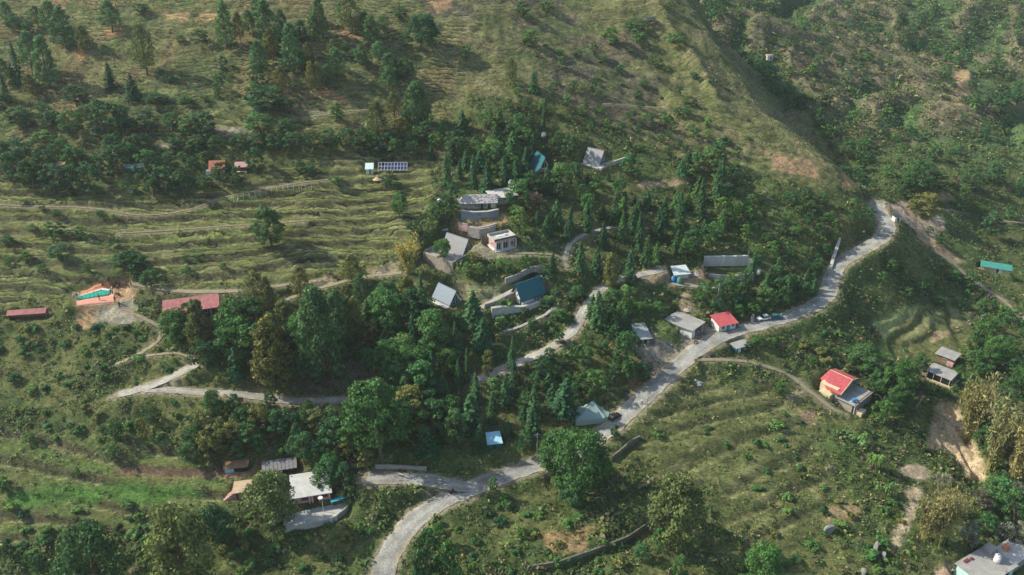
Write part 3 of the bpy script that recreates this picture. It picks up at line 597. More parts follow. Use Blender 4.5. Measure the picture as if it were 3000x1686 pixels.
t, hh, k = a_frame('hidden_lodge', 'steep dark teal A-frame half hidden among tall conifers', 'the hidden teal A-frame', 'teal', 7.2, 6.2, 6.6, sc=.9)

def flat_house(key, label, land, L, D, Hh, wallm, roofm, over=.35, par=0, kind='house', name='flat_roofed_house', **kw):
    t = thing(name, label, kind, key, land=land)
    w = MB(); w.box(-L/2, L/2, -D/2, D/2, -1.5, Hh); w.build('wall', M[wallm], t)
    r = MB(); r.box(-L/2-over, L/2+over, -D/2-over, D/2+over, Hh, Hh+.16)
    if par:
        a, b_ = L/2+over-.15, D/2+over-.15; z1 = Hh+.16+par
        r.box(-a-.15, a+.15, -b_-.15, -b_, Hh+.16, z1); r.box(-a-.15, a+.15, b_, b_+.15, Hh+.16, z1); r.box(-a-.15, -a, -b_, b_, Hh+.16, z1); r.box(a, a+.15, -b_, b_, Hh+.16, z1)
    r.build('roof', M[roofm], t); return t
t = flat_house('cafe', 'small flat-roofed house with parapet, orange left wall and white pillars', 'the parapet house', 6.6, 4.2, 3.0, 'pink', 'conc', .3, .75)
b_ = MB(); b_.box(-3.68, 3.68, -2.5, -2.42, 3.3, 3.7); b_.build('fascia', M['maroon'], t)
windows(t, [(-3.3, -.9, 1.7, .35, .45, '-x'), (-3.3, .1, 1.7, .35, .45, '-x'), (-2.2, -2.1, 1.3, .75, 1.1, '-y'), (.2, -2.1, 1.3, .8, 1.1, '-y'), (2.4, -2.1, 1.5, .6, .7, '-y')])
b_ = MB()
for x_ in (-3.3, -1.2, 1.3, 3.4): b_.box(x_-.12, x_+.12, -2.95, -2.71, 0, 3.0)
b_.box(-3.5, 3.6, -3.05, -2.1, -.3, .08); b_.box(-3.7, -3.3, -2.1, 2.2, 0, .45); b_.build('veranda', M['wht'], t)
c_ = MB(); c_.cyl(1.5, .6, 3.2, 3.55, .5, .45); c_.box(-1.2, .6, .2, 1.1, 3.16, 3.3); c_.build('rooftop_clutter', M['wht'], t)

t = thing('long_stone_house', 'long stone house with weathered slab roof above pale blue wall', 'house', 'long_house', land='the long slab-roofed stone house')
w = MB(); w.box(-5.6, 5.6, -1.6, 2.4, -1, 2.3); w.build('wall', M['stone'], t)
r = MB(); r.slab([(-4, -2.6, 2.2), (6, -2.6, 2.2), (6, .4, 4.0), (-4, .4, 4.0)], .14); r.slab([(6, 2.9, 2.4), (-4, 2.9, 2.4), (-4, .4, 4.0), (6, .4, 4.0)], .14)
r.add([(-4, -2.6, 2.2), (-4, .4, 4.0), (-4, 2.9, 2.4), (-6.4, 1.6, 2.2), (-6.4, -1.4, 2.1)], [(0, 1, 4), (1, 3, 4), (1, 2, 3)])
R5 = random.Random(5)
for i in range(90): x_ = R5.uniform(-3.9, 5.7); y_ = R5.uniform(-2.4, .1); s_ = R5.uniform(.15, .35); r.box(x_, x_+s_*1.3, y_, y_+s_, 2.2+(y_+2.6)*.6+.08, 2.2+(y_+2.6)*.6+.2)
r.build('roof', mat('stone_slabs', (.40, .37, .35), var=.4, sc=3, bump=.6), t)
windows(t, [(x_, -1.6, 1.1, .35, .8, '-y') for x_ in (-.8, .2, 2.0)], pane='dark'); door(t, 3.4, -1.6, 0, .45, 1.9, '-y'); door(t, 1.1, -1.6, 0, .4, 1.9, '-y')
q = MB(); q.box(3.9, 5.2, -1.66, -1.61, .2, 1.8); q.build('yellow_panel', M['yel'], t)
q = MB()
for i in range(12): q.bar((-3.4+i*.25, -2.4, 0), (-3.4+i*.25, -2.4, 1.1), .03)
q.bar((-3.5, -2.4, 1.1), (-.5, -2.4, 1.1), .04); q.build('railing', M['yel'], t)
t = thing('tin_roofed_house', 'house with bright corrugated roof right of the long stone house', 'house', 'white_roof_house', land='the bright tin-roofed house')
w = MB(); w.box(-4, 4, -2, 2.2, -1.5, 2.6); w.build('wall', M['stone'], t); r = MB(); r.corr((-4.5, -2.7, 2.5), (4.5, -2.7, 2.5), (4.5, 2.7, 3.4), (-4.5, 2.7, 3.4), 22, .07); r.build('roof', mk((.48, .46, .41), rough=.7, var=.3, sc=1.5), t)
windows(t, [(x_, -2.0, 1.3, .4, .6, '-y') for x_ in (-2, 1.5)])
def tank(label, x, y, z, r=.75, h=1.6, m='tank', grp=None, stand=0, land=None):
    t = thing('water_tank', label, 'water tank', loc=(x, y, z), group=grp, land=land)
    if stand:
        s_ = MB()
        for a in (45, 135, 225, 315): s_.bar((.7*r*math.cos(math.radians(a)), .7*r*math.sin(math.radians(a)), -.5), (.7*r*math.cos(math.radians(a)), .7*r*math.sin(math.radians(a)), stand), .09)
        s_.cyl(0, 0, stand-.08, stand, r*1.05); s_.build('stand', M['brick'], t)
    b_ = MB(); z0 = stand; b_.cyl(0, 0, z0, z0+h, r, k=16); 
    for i in range(1, 5): b_.cyl(0, 0, z0+h*i/5-.03, z0+h*i/5+.03, r*1.03, k=16)
    b_.cyl(0, 0, z0+h, z0+h*1.16, r, r*.45, 16); b_.build('drum', M[m], t, True); l_ = MB(); l_.cyl(0, 0, z0+h*1.15, z0+h*1.24, r*.42, k=12); l_.build('lid', M['conc' if m == 'tank' else m], t); return t
x, y, z = at(1496, 578); tank('tall grey water tank on brick stand behind the bright tin roof', x, y+1, z, .75, 2.3, 'tin', stand=2.6)
x, y, z = at(1506, 576); tank('white water tank on short stand beside the taller grey one', x+.2, y+.4, z, .7, 1.6, 'tank', stand=2.2)
x, y, z = at(1288, 600); tank('round white water tank at the field edge left of the stone house', x, y, z-.2, .7, 1.4, stand=.5)
x, y, z = at(1592, 402); tank('small white water tank alone in bushes above the hidden teal A-frame', x, y, z-.1, .75, 1.5)
x, y, z = at(1973, 826); tank('blue water drum on the left beside the open tin shed', x, y, z-.05, .7, 1.7, 'blue')
x, y, z = at(1990, 832); tank('teal water drum on the right beside the open tin shed', x, y, z-.05, .75, 1.8, 'green')
x, y, z = at(1398, 1240); tank('white water tank on the wooded bank above the pale blue roof', x, y, z, .6, 1.4)
x, y, z = at(2160, 806); tank('white water drum at the right end of the terrace walls', x+6.6, y+.5, z, .6, 1.5)
# small box by the garden
t = thing('pump_box', 'little dark blue cabin with white lid above the grey A-frame', 'cabin', loc=at(1304, 684), rot=.1); w = MB(); w.box(-.8, .8, -.6, .6, -.3, 1.3); w.build('wall', mk((.06, .10, .14)), t); w = MB(); w.box(-.95, .95, -.75, .75, 1.3, 1.4); w.build('roof', M['wht'], t)

# solar array and its shed
t = thing('solar_array', 'long ground-mounted solar array of dark blue panels in white frames', 'solar panels', 'solar', land='the solar panels')
cols = 9
for i in range(cols):
    for j in range(2):
        x0 = -4.7+i*1.045; f0, f1 = j/2, (j+1)/2; z_ = lambda f: 1.0+1.7*f; y_ = lambda f: -1.5+2.6*f
        if i < 3 and (i+j) % 2 == 0 and i < 2: continue
        p = MB(); p.slab([(x0+.03, y_(f0)+.04, z_(f0)+.03), (x0+1.0, y_(f0)+.04, z_(f0)+.03), (x0+1.0, y_(f1)-.02, z_(f1)-.01), (x0+.03, y_(f1)-.02, z_(f1)-.01)], .04); p.build('panel', M['panel'], t)
f_ = MB()
for i in range(cols+1):
    x0 = -4.72+i*1.045; f_.bar((x0, -1.5, 1.02), (x0, 1.1, 2.72), .055)
for f in (0, .5, 1): f_.bar((-4.75, -1.5+2.6*f, 1.03+1.7*f), (4.72, -1.5+2.6*f, 1.03+1.7*f), .07)
for x0 in (-4.7, -2.4, 0, 2.4, 4.7): f_.bar((x0, -1.3, -.4), (x0, -1.3, 1.1), .05); f_.bar((x0, .9, -.4), (x0, .9, 2.6), .05)
f_.build('frame', M['wht'], t)
t = thing('meter_shed', 'small pale green tin shed at the left end of the solar panels', 'shed', 'solar_shed'); w = MB(); w.box(-1.1, 1.1, -1.0, 1.1, -.5, 1.9); w.build('wall', M['wht'], t)
r = MB(); r.corr((-1.4, -1.4, 1.8), (1.4, -1.4, 1.8), (1.4, 1.4, 3.0), (-1.4, 1.4, 3.0), 8, .05); r.build('roof', mk((.55, .68, .62), rough=.6), t); door(t, .2, -1.0, 0, .4, 1.6, '-y', 'slate')

# long red-roofed hall and the small red shed
t = thing('red_roofed_hall', 'long pinkish-red metal-roofed hall at the left edge of the dense trees', 'hall', 'red_hall', land='the long red-roofed hall')
w = MB(); w.box(-7, 7, -1.7, 2.2, -1.5, 2.5); w.build('wall', M['wood'], t); r = MB(); r.corr((-7.5, -2.6, 2.3), (7.5, -2.6, 2.3), (7.5, 2.8, 3.9), (-7.5, 2.8, 3.9), 44, .05)
r.build('roof', M['red'], t); r = MB(); r.box(-4, 3, -3.2, -2.5, 2.0, 2.1); r.build('awning', M['conc'], t)
d = MB()
for x_ in (-7, -4, -1, 2, 5, 7): d.cyl(x_, -2.4, -1, 2.3, .09, k=6)
d.build('veranda_posts', M['wht'], t); windows(t, [(x_, -1.7, 1.3, .6, .6, '-y') for x_ in (-5, -2, 3.5)], pane='dark')
t = thing('red_roofed_shed', 'low open shed with faded red roof at the left edge of the photo', 'shed', 'red_shed', land='the low red shed')
w = MB(); w.box(-5, 5, .5, 1.2, -.5, 1.8); w.box(-5, -4.8, -.9, .5, -.5, 1.7); w.box(4.8, 5, -.9, .5, -.5, 1.7); w.build('wall', M['wood'], t); r = MB(); r.corr((-5.2, -1.3, 1.7), (5.2, -1.3, 1.7), (5.2, .3, 2.4), (-5.2, .3, 2.4), 32, .05); r.slab([(-5.2, .3, 2.42), (5.2, .3, 2.42), (5.2, 1.6, 1.9), (-5.2, 1.6, 1.9)], .06); r.build('roof', M['red'], t)

t = thing('red_roofed_house', 'small roadside house with bright pinkish-red roof and cream left wall', 'house', 'red_house', land='the small red-roofed roadside house')
w = MB(); w.box(-2.9, 2.9, -2.1, 2.1, -1.5, 2.3); w.build('wall', M['wht'], t); r = MB(); r.corr((-3.3, -2.9, 2.2), (3.3, -2.9, 2.2), (3.3, 2.5, 3.3), (-3.3, 2.5, 3.3), 20, .05); r.build('roof', M['brightred'], t)
windows(t, [(-1.4, -2.1, 1.2, .5, .6, '-y'), (1.9, -2.1, 1.3, .45, .5, '-y')]); door(t, .3, -2.1, 0, .5, 1.9, '-y', 'blue'); q = MB(); q.slab([(2.9, -2.6, 1.7), (4.6, -2.4, .3), (4.6, .8, .3), (2.9, .8, 1.9)], .05); q.build('tarpaulin', M['blue'], t)

t = thing('open_concrete_house', 'large flat concrete-roofed shop with dark open front facing the road', 'shop', 'slab_house', land='the flat concrete-roofed shop')
w = MB(); w.box(-3, -2.8, -4.4, 4.4, -1.5, 3.0); w.box(-2.8, 3, 4.2, 4.4, -1.5, 3.0); w.box(-2.8, -1.2, -4.4, -4.2, -1, 3); w.box(-2.8, 3, .2, .4, -1, 3); w.build('wall', M['wht'], t)
w = MB(); w.box(-2.75, 2.9, -4.3, 4.1, -.06, .03); w.build('floor_slab', M['slab'], t)
r = MB(); r.prism([(-3.5, -4.9), (3.5, -4.9), (3.7, 4.8), (-3.3, 4.9), (-3.9, 1.5)], 3.0, 3.2); r.build('roof', M['slab'], t)
p_ = MB()
for y_ in (-4.3, -1.4, 1.6, 4.1): p_.box(2.7, 3, y_-.15, y_+.15, -1, 3)
p_.build('pillars', M['conc'], t); q = MB()
for i in range(5): q.box(1.2+(i % 2)*.9, 1.9+(i % 2)*.9, -3.8+i*1.1, -3.2+i*1.1, .03, .5+.3*(i % 3))
q.build('shop_goods', M['pink'], t)
t = thing('tin_shed', 'weathered greenish tin-roofed shed behind the flat concrete-roofed shop', 'shed', 'tin_shed', land='the greenish tin shed'); w = MB(); w.box(-1.7, 1.7, -2.6, 3, -2, 2.0); w.build('wall', M['stone'], t)
r = MB(); r.corr((-2.2, -3.6, 1.9), (2.2, -3.6, 1.9), (2.2, 3.4, 3.1), (-2.2, 3.4, 3.1), 12, .05); r.build('roof', M['tin'], t); door(t, .5, -2.6, -.1, .4, 1.8, '-y')
t = flat_house('road_hut', 'flat grey-roofed hut on the lower edge of the wide road', 'the grey hut on the lower road edge', 4.8, 2.8, 1.5, 'teal', 'slab', .3, name='roadside_hut', kind='hut'); door(t, -1.4, -1.4, -.6, .45, 1.9, '-y', 'wht')

# yellow house with hipped red roof
t = thing('red_roofed_villa', 'two-storey yellow house with bright red gabled roof and concrete terrace', 'house', 'yellow_house', land='the yellow house with red gables')
w = MB(); w.box(-4.4, 4.4, -4.6, 5.4, -1.5, 2.6); w.build('lower_wall', mk((.34, .30, .24), var=.25), t)
s_ = MB(); s_.box(-4.9, 4.9, -5.6, .4, 2.6, 2.8); s_.build('terrace', M['slab'], t)
c_ = MB()
for i in range(8): c_.box(-4.6+i*1.28, -4.35+i*1.28, -5.5, -5.25, -1.4, 2.6)
c_.build('pillars', M['conc'], t); q = MB()
for i in range(7): q.box(-3.9+i*1.28, -3.5+i*1.28, -4.64, -4.6, .3, 2.1)
q.build('openings', M['dark'], t)
c_ = MB()
for i in range(15): c_.cyl(-4.7+i*.67, -5.4, 2.8, 3.5, .07, k=6)
c_.bar((-4.8, -5.4, 3.5), (4.8, -5.4, 3.5), .06); c_.build('railing', M['maroon'], t)
w = MB(); w.box(-4.5, 4.3, .2, 5.4, 2.8, 5.0); w.gab([(-1.5, 5.0), (3.9, 5.0), (1.3, 5.9)], 'y', .1, 5.2); w.box(-6.4, -4.5, 1.2, 4.6, 0, 3.4); w.build('wall', M['yel'], t)
r = MB(); r.slab([(1.4, -.7, 6.1), (5.0, -.7, 4.95), (5.0, 6.2, 4.95), (1.4, 6.2, 6.1)], .14); r.slab([(-5.4, -1.2, 4.5), (1.4, -.7, 6.1), (1.4, 4.0, 6.1), (-5.6, 3.0, 4.5)], .14)
r.add([(-5.6, 3.0, 4.5), (1.4, 4.0, 6.1), (1.4, 6.2, 6.1), (-2.6, 6.6, 4.8)], [(0, 1, 2, 3)]); rf = r.build('roof', M['brightred'], t)
q = MB(); q.bar((-5.4, -1.25, 4.5), (1.4, -.75, 6.14), .11); q.bar((1.4, -.75, 6.14), (5.0, -.75, 4.98), .11); q.bar((1.4, -.7, 6.16), (1.4, 6.1, 6.16), .09); q.build('trim', M['yel'], rf)
windows(t, [(-2.8, .2, 3.9, .5, .5, '-y'), (2.6, .2, 3.9, .5, .6, '-y')]); door(t, .4, .2, 2.82, .45, 1.9, '-y', 'wht'); door(t, -1, .2, 2.82, .4, 1.8, '-y', 'maroon')
q = MB(); q.cyl(-3.4, -4.2, 2.8, 3.9, .5); q.box(-2.4, -1.8, -4.6, -4.1, 2.8, 3.3); q.box(-4.2, -3.9, -2.8, -2.2, 2.8, 3.2); q.build('terrace_drum', M['blue'], t); q = MB(); q.box(3.0, 4.5, .4-1.9, -.2, 4.2, 4.3); q.build('awning', M['green'], t)
q = MB(); q.box(-4.2, -1.5, -7.4, -5.7, -1.5, .9); q.build('lower_annexe', M['yel'], t)

t = flat_house('upper_slab', 'small flat grey-roofed house, the upper one of two right of the red gables', 'the upper flat grey roof', 4.6, 5.0, 2.6, 'wood', 'slab', .5); windows(t, [(-1, -2.5, 1.4, .45, .5, '-y'), (-2.3, 0, 1.4, .45, .5, '-x')], pane='dark'); q = MB(); q.box(-3.2, -2.4, -2.9, -1, 0, 1.6); q.build('porch', M['pink'], t)
t = flat_house('lower_slab', 'flat grey-roofed house with posts and tan wall, the lower of two', 'the lower flat grey roof', 4.8, 6.2, 2.6, 'dark', 'slab', .6)
q = MB()
for y_ in (-3.4, -1, 1.2, 3.2):
    q.cyl(-3.0, y_, -1, 2.6, .09, k=6)
for x_ in (-1, 1, 2.9): q.cyl(x_, -3.6, -1, 2.6, .09, k=6)
q.build('posts', M['beam'], t); q = MB(); q.box(-3.9, -3.1, -4.2, 3.2, -1.5, .8); q.box(-3.1, 3.2, -4.4, -3.9, -1.5, .5); q.build('yard_wall', M['tan'], t); door(t, 0, -3.1, 0, .5, 1.9, '-y', 'wood')
t = thing('teal_roofed_shed', 'long low shed with teal-green tin roof on the far right slope', 'shed', 'teal_shed', land='the teal-green shed'); w = MB(); w.box(-4.8, 5.0, -1.1, 1.2, -.8, 1.9); w.build('wall', M['tan'], t)
r = MB(); r.corr((-5.3, -1.6, 1.8), (5.3, -1.6, 1.8), (5.3, 1.5, 2.9), (-5.3, 1.5, 2.9), 30, .05); r.build('roof', M['green'], t); door(t, .6, -1.1, 0, .4, 1.6, '-y'); q = MB(); q.box(-.2, 2.2, -1.14, -1.1, 0, 1.6); q.build('white_panel', M['wht'], t)
t = flat_house('white_hut', 'tiny white hut below the bare earth patch on the far bend', 'the tiny white hut', 2.2, 2.0, 2.0, 'wht', 'dark', .15, name='small_hut', kind='hut'); door(t, .2, -1, .2, .35, 1.5, '-y')
t = flat_house('ravine_hut', 'pale stone hut half buried in trees beyond the ridge', 'the pale hut beyond the ridge', 3.4, 2.8, 2.2, 'wht', 'tan', .2, name='stone_hut', kind='hut'); door(t, .5, -1.4, 0, .4, 1.6, '-y')
t = flat_house('mint_house', 'mint-green house with flat grey roof at the bottom right corner', 'the mint-green house', 11.0, 6.8, 3.3, 'mint', 'slab', .5)
windows(t, [(x_, -3.4, 1.8, .7, .7, '-y') for x_ in (-3, 0, 3)], frame='green'); q = MB(); q.box(3.6, 5.6, 1.2, 3.4, 3.46, 4.6); q.box(1.4, 1.9, -3.6, 3.4, 3.46, 3.62); q.build('stair_head', M['slab'], t)
q = MB(); q.box(-3.9, -2.3, 2.6, 3.3, 3.46, 3.7); q.box(-2, -1.2, 2.5, 3.0, 3.46, 3.8); q.build('rooftop_firewood', M['maroon'], t)
v = t.matrix_basis @ Vector((2.6, -.6, 3.46)); tank('white water tank on the flat roof of the mint-green house', v.x, v.y, v.z, .75, 1.9)
o = FP['mint_house']; x, y, z = at(2955, 1655)
t = thing('grey_outbuilding', 'grey slab-roofed outbuilding with orange drum, joined right of mint-green house', 'outbuilding', loc=(x+1.0, y+1.5, z), rot=math.radians(32)); w = MB(); w.box(-3.2, 4, -2.4, 2.4, -1, 2.7); w.build('wall', M['stone'], t); r = MB(); r.box(-3.6, 4.4, -2.8, 2.8, 2.7, 2.86); r.build('roof', M['conc'], t); q = MB(); q.box(-1.6, -.4, .6, 1.8, 2.86, 3.9); q.build('rooftop_crate', M['orange'], t)

# farm at the lower left
t = thing('white_roofed_farmhouse', 'farmhouse with large off-white sloping roof and dark red front', 'farmhouse', 'white_roof_farm', land='the white-roofed farmhouse')
w = MB(); w.box(-4.4, 4.4, -2.6, 3.0, -1, 2.6); w.build('wall', M['pink'], t); r = MB(); r.slab([(-4.9, -3.6, 2.6), (4.9, -3.6, 2.6), (4.7, 3.5, 4.0), (-4.7, 3.5, 4.0)], .16); r.build('roof', mk((.52, .51, .47), var=.16, sc=.8), t)
windows(t, [(-1.6, -2.6, 1.4, .8, .7, '-y'), (3.0, -2.6, 1.4, .8, .7, '-y')], frame='wood', pane='maroon'); door(t, 1.0, -2.6, 0, .55, 2.0, '-y', 'maroon'); d = MB()
for x_ in (-4.2, -.5, .2, 1.8, 4.2): d.cyl(x_, -3.2, 0, 2.6, .09, k=6)
d.build('posts', M['beam'], t); q = MB(); q.cyl(2.4, -2.4, 2.95, 3.2, .35, .2); q.build('roof_vent', M['tin'], t)
ox, oy, oz, r_, Lx, Ly = FP['farm_yard']
y_ = MB(); y_.prism([(-8, -2.6), (3, -2.4), (6.2, .4), (7.6, 2.6), (2, 2.9), (-8, 1.6)], -.3, .02); yd = y_.build('concrete_yard', M['conc']); yd.location = (ox, oy, oz+.03); yd.rotation_euler = (0, 0, r_); tag(yd, 'pale concrete yard in front of the white-roofed farmhouse', 'yard')
t = thing('yard_wall', 'low white parapet wall along the outer edge of the farmhouse yard', 'wall', 'farm_yard'); w = MB(); pl = [(-8.0, -2.7), (3, -2.55), (6.3, .3), (7.8, 2.6)]
for (a, b_), (c, d_) in zip(pl[:-1], pl[1:]):
    L_ = math.hypot(c-a, d_-b_); ux, uy = (c-a)/L_*.0, 0; nx_, ny_ = -(d_-b_)/L_*.12, (c-a)/L_*.12; w.prism([(a-nx_, b_-ny_), (c-nx_, d_-ny_), (c+nx_, d_+ny_), (a+nx_, b_+ny_)], -1.2, .55)
w.build('parapet', M['conc'], t); g_ = MB(); g_.box(2.5, 2.9, -2.9, -2.5, -.8, 1.0); g_.box(3.7, 4.1, -2.3, -1.9, -.8, 1.0); g_.build('gate_posts', M['wht'], t)
o = MB(); o.slab([(3.2, 1.4, 1.9), (7.0, 2.2, 1.9), (6.8, 2.9, 2.0), (3.0, 2.2, 2.0)], .05); t = thing('blue_awning', 'bright blue awning strip stretched over the farmhouse yard', 'awning', 'farm_yard'); o.build('cloth', M['cyan'], t); o = MB()
for x_, y__ in ((3.3, 1.5), (6.9, 2.3), (6.7, 2.85), (3.1, 2.15)): o.cyl(x_, y__, 0, 1.9, .05, k=5)
o.build('posts', M['steel'], t)
t = thing('dish_pole', 'tall white pole with a small satellite dish in the farm yard', 'pole', loc=at(948, 1500)); q = MB(); q.cyl(0, 0, 0, 4.4, .07, k=8); q.build('pole', M['wht'], t); q = MB(); q.cyl(-.3, -.1, 4.3, 4.45, .45, .6, 14); q.build('dish', M['wht'], t)
t = thing('pink_cottage', 'small pink cottage with pale slab roof left of the round mango tree', 'cottage', 'pink_house', land='the small pink cottage'); w = MB(); w.box(-1.9, 2.0, -1.5, 1.6, -.8, 2.3); w.build('wall', M['pink'], t)
r = MB(); r.slab([(-2.3, -1.9, 2.3), (2.3, -1.9, 2.3), (2.2, 1.9, 2.8), (-2.0, 1.9, 2.8)], .12); r.build('roof', M['tan'], t); door(t, -1.2, -1.5, 0, .3, 1.8, '-y', 'maroon'); door(t, .2, -1.5, 0, .3, 1.8, '-y', 'maroon'); q = MB()
for i in range(5): q.box(-4.6+i*.5, -4.1+i*.5, -1.2, .2, -.6, -.1+i*.4)
q.build('steps', M['pink'], t)
t = thing('cow_shed', 'dark plank-roofed cattle shed behind the white-roofed farmhouse', 'shed', 'cow_shed', land='the dark cattle shed'); w = MB(); w.box(-3.8, 3.8, -1.2, 1.4, -.6, 1.5); w.build('wall', M['dark'], t); r = MB()
for i in range(9): r.slab([(-4.2+i*.93, -1.7, 1.5+.03*(i % 3)), (-3.35+i*.93, -1.7, 1.5+.03*(i % 3)), (-3.35+i*.93, 1.7, 2.3), (-4.2+i*.93, 1.7, 2.3)], .06)
r.build('roof', mk((.20, .19, .18), var=.35, sc=2), t)
t = thing('tarpaulin_shack', 'low shack with pale blue tarpaulin front left of the cattle shed', 'shack', 'blue_shack'); w = MB(); w.box(-2.6, 2.6, -.6, 1.1, -.5, 1.5); w.build('wall', M['dark'], t); r = MB(); r.slab([(-3, -1.2, 1.5), (3, -1.2, 1.6), (3, 1.4, 2.1), (-3, 1.4, 1.9)], .07); r.build('roof', M['wood'], t); q = MB(); q.box(-2.7, -.6, -.75, -.65, -.1, 1.45); q.build('tarpaulin', M['sky'], t)
t = thing('sky_roofed_hut', 'small hut with pale blue roof on the wooded bank above the road', 'hut', 'sky_roof_hut', land='the pale blue-roofed hut'); w = MB(); w.box(-1.6, 1.6, -1.4, 1.5, -1.2, 2.0); w.build('wall', M['cyan' if 0 else 'teal'], t); r = MB(); r.slab([(-2, -2, 2.0), (2, -2, 2.0), (1.8, 1.9, 2.9), (-1.8, 1.9, 2.9)], .1); r.build('roof', M['sky'], t); door(t, 0, -1.4, 0, .4, 1.7, '-y')

# old hamlet in the trees, upper left
def gable(key, label, land, L, D, h, rise, wallm, roofm, name='gabled_house'):
    t = thing(name, label, 'house', key, land=land); w = MB(); w.gab([(-D/2, -.8), (D/2, -.8), (D/2, h), (0, h+rise*.9), (-D/2, h)], 'x', -L/2, L/2); w.build('wall', M[wallm], t)
    r = MB(); r.slab([(-L/2-.4, -D/2-.5, h-.2), (L/2+.4, -D/2-.5, h-.2), (L/2+.4, 0, h+rise), (-L/2-.4, 0, h+rise)], .12); r.slab([(L/2+.4, D/2+.5, h-.2), (-L/2-.4, D/2+.5, h-.2), (-L/2-.4, 0, h+rise), (L/2+.4, 0, h+rise)], .12); r.build('roof', M[roofm], t); return t
t = gable('old_red_house', 'orange-red tiled house in the upper left hamlet, beside dark trees', 'the orange-red tiled house', 4.4, 4.0, 2.2, 1.9, 'tan', 'tile'); door(t, .4, -2, 0, .4, 1.7, '-y')
q = MB(); q.box(-3.8, -2.3, -1.6, .6, -.3, 1.1); q.build('lean_to', M['wht'], t)
t = gable('old_tile_house', 'pinkish tiled cottage, right-hand one of the upper left hamlet', 'the pinkish tiled cottage', 3.4, 3.0, 2.0, 1.0, 'maroon', 'pink'); q = MB(); q.box(-1.4, 1.8, -2.6, -1.6, -1.6, .4); q.build('plinth', M['yel'], t); door(t, 0, -1.5, .2, .4, 1.6, '-y')
t = thing('green_roofed_shed', 'low shed with flat pale green roof in the upper left hamlet', 'shed', 'green_roof_shed', land='the flat pale green roof'); w = MB(); w.box(-3, 3, -1, 1.6, -.5, 1.7); w.build('wall', M['teal'], t); r = MB(); r.corr((-3.4, -1.8, 1.7), (3.4, -1.8, 1.7), (3.4, 1.9, 2.4), (-3.0, 1.9, 2.4), 18, .05); r.build('roof', M['tin'], t)
t = thing('cloth_hut', 'earthen hut with white cloths drying in front, far upper left hamlet', 'hut', 'cloth_hut', land='the hut with drying cloths'); w = MB(); w.box(-2.2, 2.2, -.8, 1.2, -.5, 1.7); w.build('wall', M['tan'], t); r = MB(); r.slab([(-2.6, -1.2, 1.7), (2.6, -1.2, 1.7), (2.6, 1.5, 2.2), (-2.6, 1.5, 2.2)], .12); r.build('roof', M['tan'], t); q = MB()
for i in range(5): q.box(-1.9+i*.85, -1.3+i*.85, -1.9, -1.86, .2, 1.0)
q.build('drying_cloths', M['wht'], t); q = MB(); q.bar((-2.4, -1.88, 1.0), (2.6, -1.88, 1.0), .02); q.bar((-2.4, -1.88, 0), (-2.4, -1.88, 1.1), .04); q.bar((2.6, -1.88, 0), (2.6, -1.88, 1.1), .04); q.build('clothes_line', M['steel'], t)
t = thing('open_tin_shed', 'open shed with pale tin roof beside the blue drums', 'shed', 'tank_shed', land='the open tin shed'); w = MB(); w.box(-.6, 2.4, -1.0, 1.9, -.5, 1.9); w.build('wall', M['wht'], t); r = MB(); r.corr((-2.8, -2.0, 1.9), (2.8, -2.0, 1.9), (2.6, 2.2, 3.0), (-2.4, 2.2, 3.0), 16, .05); r.build('roof', mk((.50, .55, .52), rough=.6, var=.15), t); q = MB()
for x_, y__ in ((-2.5, -1.8), (-2.3, 1.9), (2.5, -1.8)): q.cyl(x_, y__, -.3, 2.0, .07, k=6)
q.build('posts', M['steel'], t)
# shade net
t = thing('shade_net', 'peaked grey-green shade net stretched on poles beside the road', 'shade net', 'net_tent', land='the grey-green shade net')
nm, n, l, b = newmat('netting', .8, .2); b.inputs['Base Color'].default_value = (.30, .40, .35, 1); b.inputs['Alpha'].default_value = .88
pk = np.array([1.2, 2.4, 3.9]); base = [(-4.6, -2.6, 1.9), (3.8, -2.7, 1.6), (5.2, .2, 1.2), (4.0, 2.6, 1.4), (-4.0, 2.8, 1.8)]; V = []; F = []; NN = 9
for i, p in enumerate(base):
    q = np.array(base[(i+1) % 5]); p = np.array(p); o0 = len(V)
    for a in range(NN+1):
        for b_ in range(NN+1):
            e = p+(q-p)*a/NN; f = b_/NN; v = e+(pk-e)*f; v[2] = e[2]+(pk[2]-e[2])*f**1.7-.25*math.sin(math.pi*a/NN)*(1-f); V.append(tuple(v))
    for a in range(NN):
        for b_ in range(NN): k0 = o0+a*(NN+1)+b_; F.append((k0, k0+NN+1, k0+NN+2, k0+1))
np_mesh('net', V, F, nm, True, t)
sk = MB(); bb = base+[base[0]]
for p, q in zip(bb[:-1], bb[1:]): sk.add([p, q, (q[0]*1.02, q[1]*1.02, .1), (p[0]*1.02, p[1]*1.02, .1)], [(0, 1, 2, 3)])
sk.build('side_net', nm, t); q = MB()
for p in base: q.cyl(p[0], p[1], 0, p[2], .07, k=6)
q.cyl(pk[0], pk[1], 0, pk[2], .08, k=6); q.build('poles', M['steel'], t)

M['mossy'] = mat('mossy_stone', (.13, .13, .095), var=.5, sc=1.6, bump=.6)
